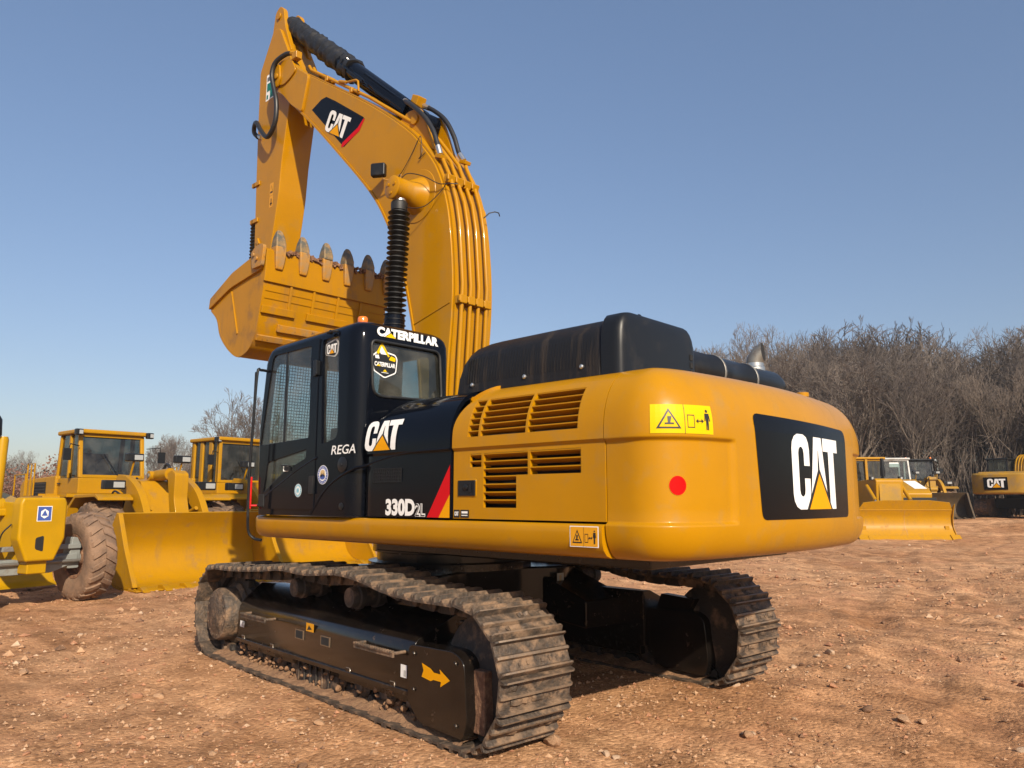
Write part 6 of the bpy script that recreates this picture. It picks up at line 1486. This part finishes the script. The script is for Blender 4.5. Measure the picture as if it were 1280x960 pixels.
m = MB(); m.bx(-.9, .9, -1.0, 1.0, .4, .95); m.lathe([(.7, 0), (.7, .2)], (0, 0, .92), (0, 0, 1), 24); m.build('carbody', 'dark', fx, bevel=.03)
m = MB(); m.prism(rpoly([(-2.3, 1.5), (-2.9, 1.45), (-3.15, .9), (-3.2, 0), (-3.15, -.9), (-2.9, -1.45), (-2.3, -1.5)], .25), 1.15, 2.22, 'Z'); cw2 = m.build('counterweight', 'yellow_far', fx, bevel=.12, seg=4)
box(fx, 'upper_body', 'yellow_far', -2.35, 1.3, -1.48, 1.48, 1.15, 2.1, .05); box(fx, 'engine_cover', 'yellow_far', -2.6, -.4, -1.2, 1.2, 2.1, 2.3, .06)
fm2 = lambda a, b, l: (-3.188 - .004 * l - .0, .72 - a, 1.42 + b)
# the back is slightly curved: the panel sits on a flat boss
m = MB(); m.bx(-3.215, -3.1, -.30, .78, 1.37, 2.0); m.build('panel_boss', 'dblack', cw2, bevel=.01)
decal('logo_print', logo(.12, .06, .44, 1.2), lambda a, b, l: (-3.222 - .004 * l, .72 - a, 1.42 + b), ['white', 'ink', 'dyellow'], cw2)
m = MB(); m.bx(-3.05, -2.98, -1.2, -.75, 1.72, 2.0); decal('warning_sticker', [([(0, 0), (.4, 0), (.4, .26), (0, .26)], 0, 0)], lambda a, b, l: (-3.10 + .01, -.86 - a * .9, 1.72 + b), ['sign'], cw2)
c_ = cab_box(fx, 'black_smooth', -.2, 1.5, .5, 1.3, 1.9, 3.0, 'glass', (.5,), .1); c_.location = (0, .95, 0)
tp, w = text_polys('CATERPILLAR', .10, .04, .8); k = .8 / w
decal('lettering', [([(a * k, b) for a, b in p], 1, 0) for p in tp], lambda a, b, l: (-.31, 1.36 - a, 3.02 + b - .02), ['white'], c_) if False else None
bt = catmull([(.3, 1.6), (.2, 2.2), (.4, 2.8), (.9, 3.15), (1.9, 3.25), (3.6, 2.9), (5.0, 2.5)], 5); bb2 = catmull([(5.0, 2.2), (3.6, 2.4), (2.0, 2.65), (1.3, 2.45), (.95, 2.1), (.85, 1.6)], 5)
m = MB(); m.prism(bt + bb2, -.30, .30); bm2 = m.build('boom', 'yellow_far', fx, bevel=.02)
for y in (-.2, -.07, .07, .2):
    m = MB(); m.tube([(x - .05, y, z + .04) for x, z in bt[:22]], .025, 8); m.build('hydraulic_tube', 'yellow2', bm2, smooth=50)
m = MB(); m.prism(rpoly([(4.7, 2.7), (5.2, 2.6), (5.6, 1.2), (5.3, 1.1)], .05), -.2, .2); m.build('stick', 'yellow_far', fx, bevel=.02)
m = MB(); m.prism(rpoly([(5.1, 1.3), (5.8, 1.2), (5.9, .4), (5.2, .05), (4.6, .2), (4.5, .7)], .15), -.65, .65); m.build('bucket', 'yellow_far', fx, bevel=.03)
# ================================================================== bare trees
def bare_tree(seed, H, spread=1.0, dens=1.0, style=0):
    r = random.Random(seed); trunk = MB(); crown = MB(); cnt = [0]
    def tub(mb, p0, p1, r0, r1, n):
        d = (p1 - p0)
        if d.length < 1e-4: return
        d.normalize(); u = d.orthogonal().normalized(); v = d.cross(u); vs = []
        for p, rr in ((p0, r0), (p1, r1)):
            for k in range(n):
                a = 2 * PI * k / n; vs.append(p + (u * math.cos(a) + v * math.sin(a)) * rr)
        mb.add(vs, [(k, (k + 1) % n, n + (k + 1) % n, n + k) for k in range(n)])
    EC, ER = Vector((0, 0, H * .60)), (H * .42, H * .43)
    def inside(q):
        return ((q.x ** 2 + q.y ** 2) / ER[0] ** 2 + (q.z - EC.z) ** 2 / ER[1] ** 2) < wob(q)
    def wob(q):
        a = math.atan2(q.y, q.x); return 1 + .22 * math.sin(a * 3 + seed) + .15 * math.sin(q.z * 1.3 + a * 2)
    def grow_(p, d, L, rad, depth):
        segs = 5 if depth == 0 else (4 if depth < 3 else 3)
        pts = [p]; ds = [d]
        for s in range(segs):
            j = Vector((r.gauss(0, 1), r.gauss(0, 1), r.gauss(0, 1))) * (.10 if depth == 0 else .17)
            d = (d + j + Vector((0, 0, .07 if depth else .04))).normalized()
            if depth > 1 and p.z > H * .3 and not inside(p): break
            p2 = p + d * (L / segs); k0 = 1 - .55 * s / segs; k1 = 1 - .55 * (s + 1) / segs
            tub(trunk if depth < 2 else crown, p, p2, max(rad * k0, .013), max(rad * k1, .010), 6 if depth < 2 else 3)
            p = p2; pts.append(p); ds.append(d)
        segs = len(pts) - 1
        if depth >= 5 or segs == 0: return
        nch = {0: 8, 1: 6, 2: 5, 3: 4, 4: 2}[depth]; nch = max(2, int(nch * dens + r.random()))
        for c in range(nch):
            t = (.35 if depth == 0 else .18) + (1 - (.35 if depth == 0 else .18)) * (c + r.random()) / nch
            i = min(segs - 1, int(t * segs)); f = t * segs - i
            q = pts[i].lerp(pts[i + 1], f); base = ds[i + 1]
            ax = base.orthogonal().normalized(); ax.rotate(Quaternion(base, r.uniform(0, 2 * PI)))
            dd = base.copy(); dd.rotate(Quaternion(ax, r.uniform(.35, .85) * spread)); dd = (dd + Vector((0, 0, .14))).normalized()
            grow_(q, dd, L * r.uniform(.42, .68) * (1.15 if depth == 0 else 1), rad * (1 - .55 * t) * r.uniform(.48, .68), depth + 1)
    n_st = 1 if style == 0 else r.choice([2, 3])
    for k in range(n_st):
        d = Vector((r.gauss(0, .07), r.gauss(0, .07), 1)) if n_st == 1 else Vector((r.gauss(0, .25), r.gauss(0, .25), 1))
        grow_(Vector((r.gauss(0, .1), r.gauss(0, .1), -.3)) * (1 if n_st > 1 else .3), d.normalized(), H * .58, H * .0105 + .035, 0)
    # scale so that the top really is H
    zz = sorted(v[2] for v in crown.v); top = zz[int(len(zz) * .995)]; k = H / top
    for mb in (trunk, crown): mb.v = [(x * k, y * k, z * k) for x, y, z in mb.v]
    return trunk, crown
protos = []
for k, (H, sp, dn, st, bk_, tw) in enumerate(((15, .9, 1, 0, 'bark', 'twig'), (14, 1.0, 1, 1, 'bark2', 'twig2'), (16, .8, 1, 0, 'bark', 'twig'), (12, 1.1, .95, 1, 'bark2', 'twig'), (13, .95, 1, 0, 'bark2', 'twig2'), (10, 1.1, .9, 1, 'bark', 'twig2'))):
    t_, c_ = bare_tree(40 + k, H, sp, dn, st)
    protos.append((t_.mesh('trunk', bk_, 60), c_.mesh('crown', tw, 0), H))
def place_tree(x, y, k, s, label, group, rz=None, z=None):
    t_, c_, H = protos[k]
    e = thing('bare_tree', label, 'tree', (x, y, G(x, y) - .1 if z is None else z), random.uniform(0, 6.28) if rz is None else rz, group)
    e.scale = (s * random.uniform(.9, 1.15), s * random.uniform(.9, 1.15), s)
    for me_, nm_ in ((t_, 'trunk'), (c_, 'crown')):
        o = bpy.data.objects.new(nm_, me_); col.objects.link(o); o.parent = e
    return e
def polar(az, d):
    a = HDG - R(az); return CAM.x + d * math.cos(a), CAM.y + d * math.sin(a)
random.seed(12)
hprof = lambda az: float(np.interp(az, [8, 13, 20, 26, 29, 31, 34, 40], [11.6, 12.9, 14.4, 13.9, 13.0, 12.0, 13.2, 13.4]))
for row, (d0, n) in enumerate(((54, 16), (60, 18), (67, 19), (75, 20), (84, 20))):
    for k in range(n):
        az = 9 + 36 * (k + random.uniform(.1, .9)) / n; d = d0 + random.uniform(-3, 3); x, y = polar(az, d)
        p = random.randrange(6); H = hprof(az) * (.86 + .14 * row / 4) * random.uniform(.88, 1.03) * (d / 66) ** .8
        place_tree(x, y, p, H / protos[p][2], 'bare leafless tree in the grey brown wood behind the yard', 'bare trees of the wood')
for k in range(70):
    az = random.uniform(-44, -8); d = random.uniform(85, 135); x, y = polar(az, d); p = random.randrange(6)
    place_tree(x, y, p, random.uniform(4.2, 6.2) / protos[p][2] * (1.12 if az > -26 else .85), 'bare tree in the hazy far wood behind the loaders', 'bare trees of the far wood')
for k in range(24):
    az = random.uniform(-8, 10); d = random.uniform(90, 130); x, y = polar(az, d); p = random.randrange(6)
    place_tree(x, y, p, random.uniform(5, 7) / protos[p][2], 'bare tree in the hazy far wood behind the loaders', 'bare trees of the far wood')
x, y = polar(-19.5, 52); place_tree(x, y, 5, .80, 'slender bare tree rising alone above the far wood beside the excavator cab', None)
# undergrowth: one tangled mass of thin stems
r = np.random.default_rng(3); m = MB()
vs = []; fs = []
def stems(n, az0, az1, d0, d1, h0_, h1_, w):
    for _ in range(n):
        az = r.uniform(az0, az1); d = r.uniform(d0, d1); x, y = polar(az, d); z = G(x, y) - .1; h = r.uniform(h0_, h1_)
        lx, ly = r.normal(0, .22, 2) * h; o = len(vs); a = r.uniform(0, 6.28)
        for q, ww in ((0, w), (.5, w * .7), (1, w * .25)):
            bx_, by_ = x + lx * q ** 1.4, y + ly * q ** 1.4
            for t in (0, 2.1, 4.2): vs.append((bx_ + ww * math.cos(a + t), by_ + ww * math.sin(a + t), z + h * q))
        for s in (0, 3):
            for t in range(3): fs.append((o + s + t, o + s + (t + 1) % 3, o + s + 3 + (t + 1) % 3, o + s + 3 + t))
stems(9000, 7, 46, 50, 86, .8, 4.2, .022); stems(3000, 7, 46, 52, 80, 3, 7.5, .03); stems(5000, -45, 9, 80, 130, .8, 3.0, .03)
m.add(vs, fs); o = m.build('undergrowth', 'twig2', None, smooth=0); tag(o, 'tangled grey brown brushwood filling the wood floor', 'undergrowth', kind='stuff')
# shrubs that keep their dry brown leaves, left
def leafy(seed, H):
    rr = random.Random(seed); m = MB(); t = MB()
    for k in range(9):
        a = rr.uniform(0, 6.28); e = Vector((math.cos(a) * H * .45 * rr.random(), math.sin(a) * H * .45 * rr.random(), H * rr.uniform(.6, 1))); t.tube([(0, 0, -.1), e * .5 + Vector((0, 0, .2)), e], [.04, .025, .008], 5)
        for q in range(150):
            f = rr.uniform(.25, 1.05); p = e * f + Vector((rr.gauss(0, .28), rr.gauss(0, .28), rr.gauss(0, .28))); s = rr.uniform(.05, .11)
            u = Vector((rr.gauss(0, 1), rr.gauss(0, 1), rr.gauss(0, 1))).normalized(); v = u.orthogonal().normalized(); m.add([p - u * s, p + v * s * .6, p + u * s, p - v * s * .6], [(0, 1, 2, 3)])
    return t, m
M['dry_leaf'] = mat('dry_leaf', (.13, .062, .045), .8, c2=(.20, .10, .06), scale=3)
lt_, lm_ = leafy(3, 3.4); lt_ = lt_.mesh('trunk', 'bark2', 60); lm_ = lm_.mesh('crown', 'dry_leaf', 0)
for k, (az, d, s, lab) in enumerate(((-32.2, 46, .95, 'shrub with dry reddish leaves behind the loader, beside its hood'), (-30.6, 49, 1.0, 'shrub with dry reddish leaves directly behind the loader railing'), (-33.6, 44, .9, 'shrub with dry reddish leaves at the far left edge'), (-23.4, 52, .8, 'shrub with dry reddish leaves between the two loaders'))):
    x, y = polar(az, d); e = thing('dry_shrub', lab, 'shrub', (x, y, G(x, y)), k * 1.3); e.scale = (s, s, s)
    for me_, nm_ in ((lt_, 'trunk'), (lm_, 'crown')): o = bpy.data.objects.new(nm_, me_); col.objects.link(o); o.parent = e
# ================================================================== thin haze over the yard
m = MB(); m.bx(-60, 190, -150, 150, -2.0, 34)
hzo = m.build('haze', 'dark', None, smooth=0); hzo.data.materials.clear()
hm = bpy.data.materials.new('thin_haze'); hm.use_nodes = True; hn = hm.node_tree; hn.nodes.clear()
ho = hn.nodes.new('ShaderNodeOutputMaterial'); hv = hn.nodes.new('ShaderNodeVolumePrincipled'); hv.inputs['Color'].default_value = (.86, .90, .96, 1); hv.inputs['Density'].default_value = .0006; hv.inputs['Anisotropy'].default_value = .2
hn.links.new(hv.outputs[0], ho.inputs['Volume']); hzo.data.materials.append(hm); tag(hzo, 'thin pale haze in the air over the yard', 'haze', kind='stuff')
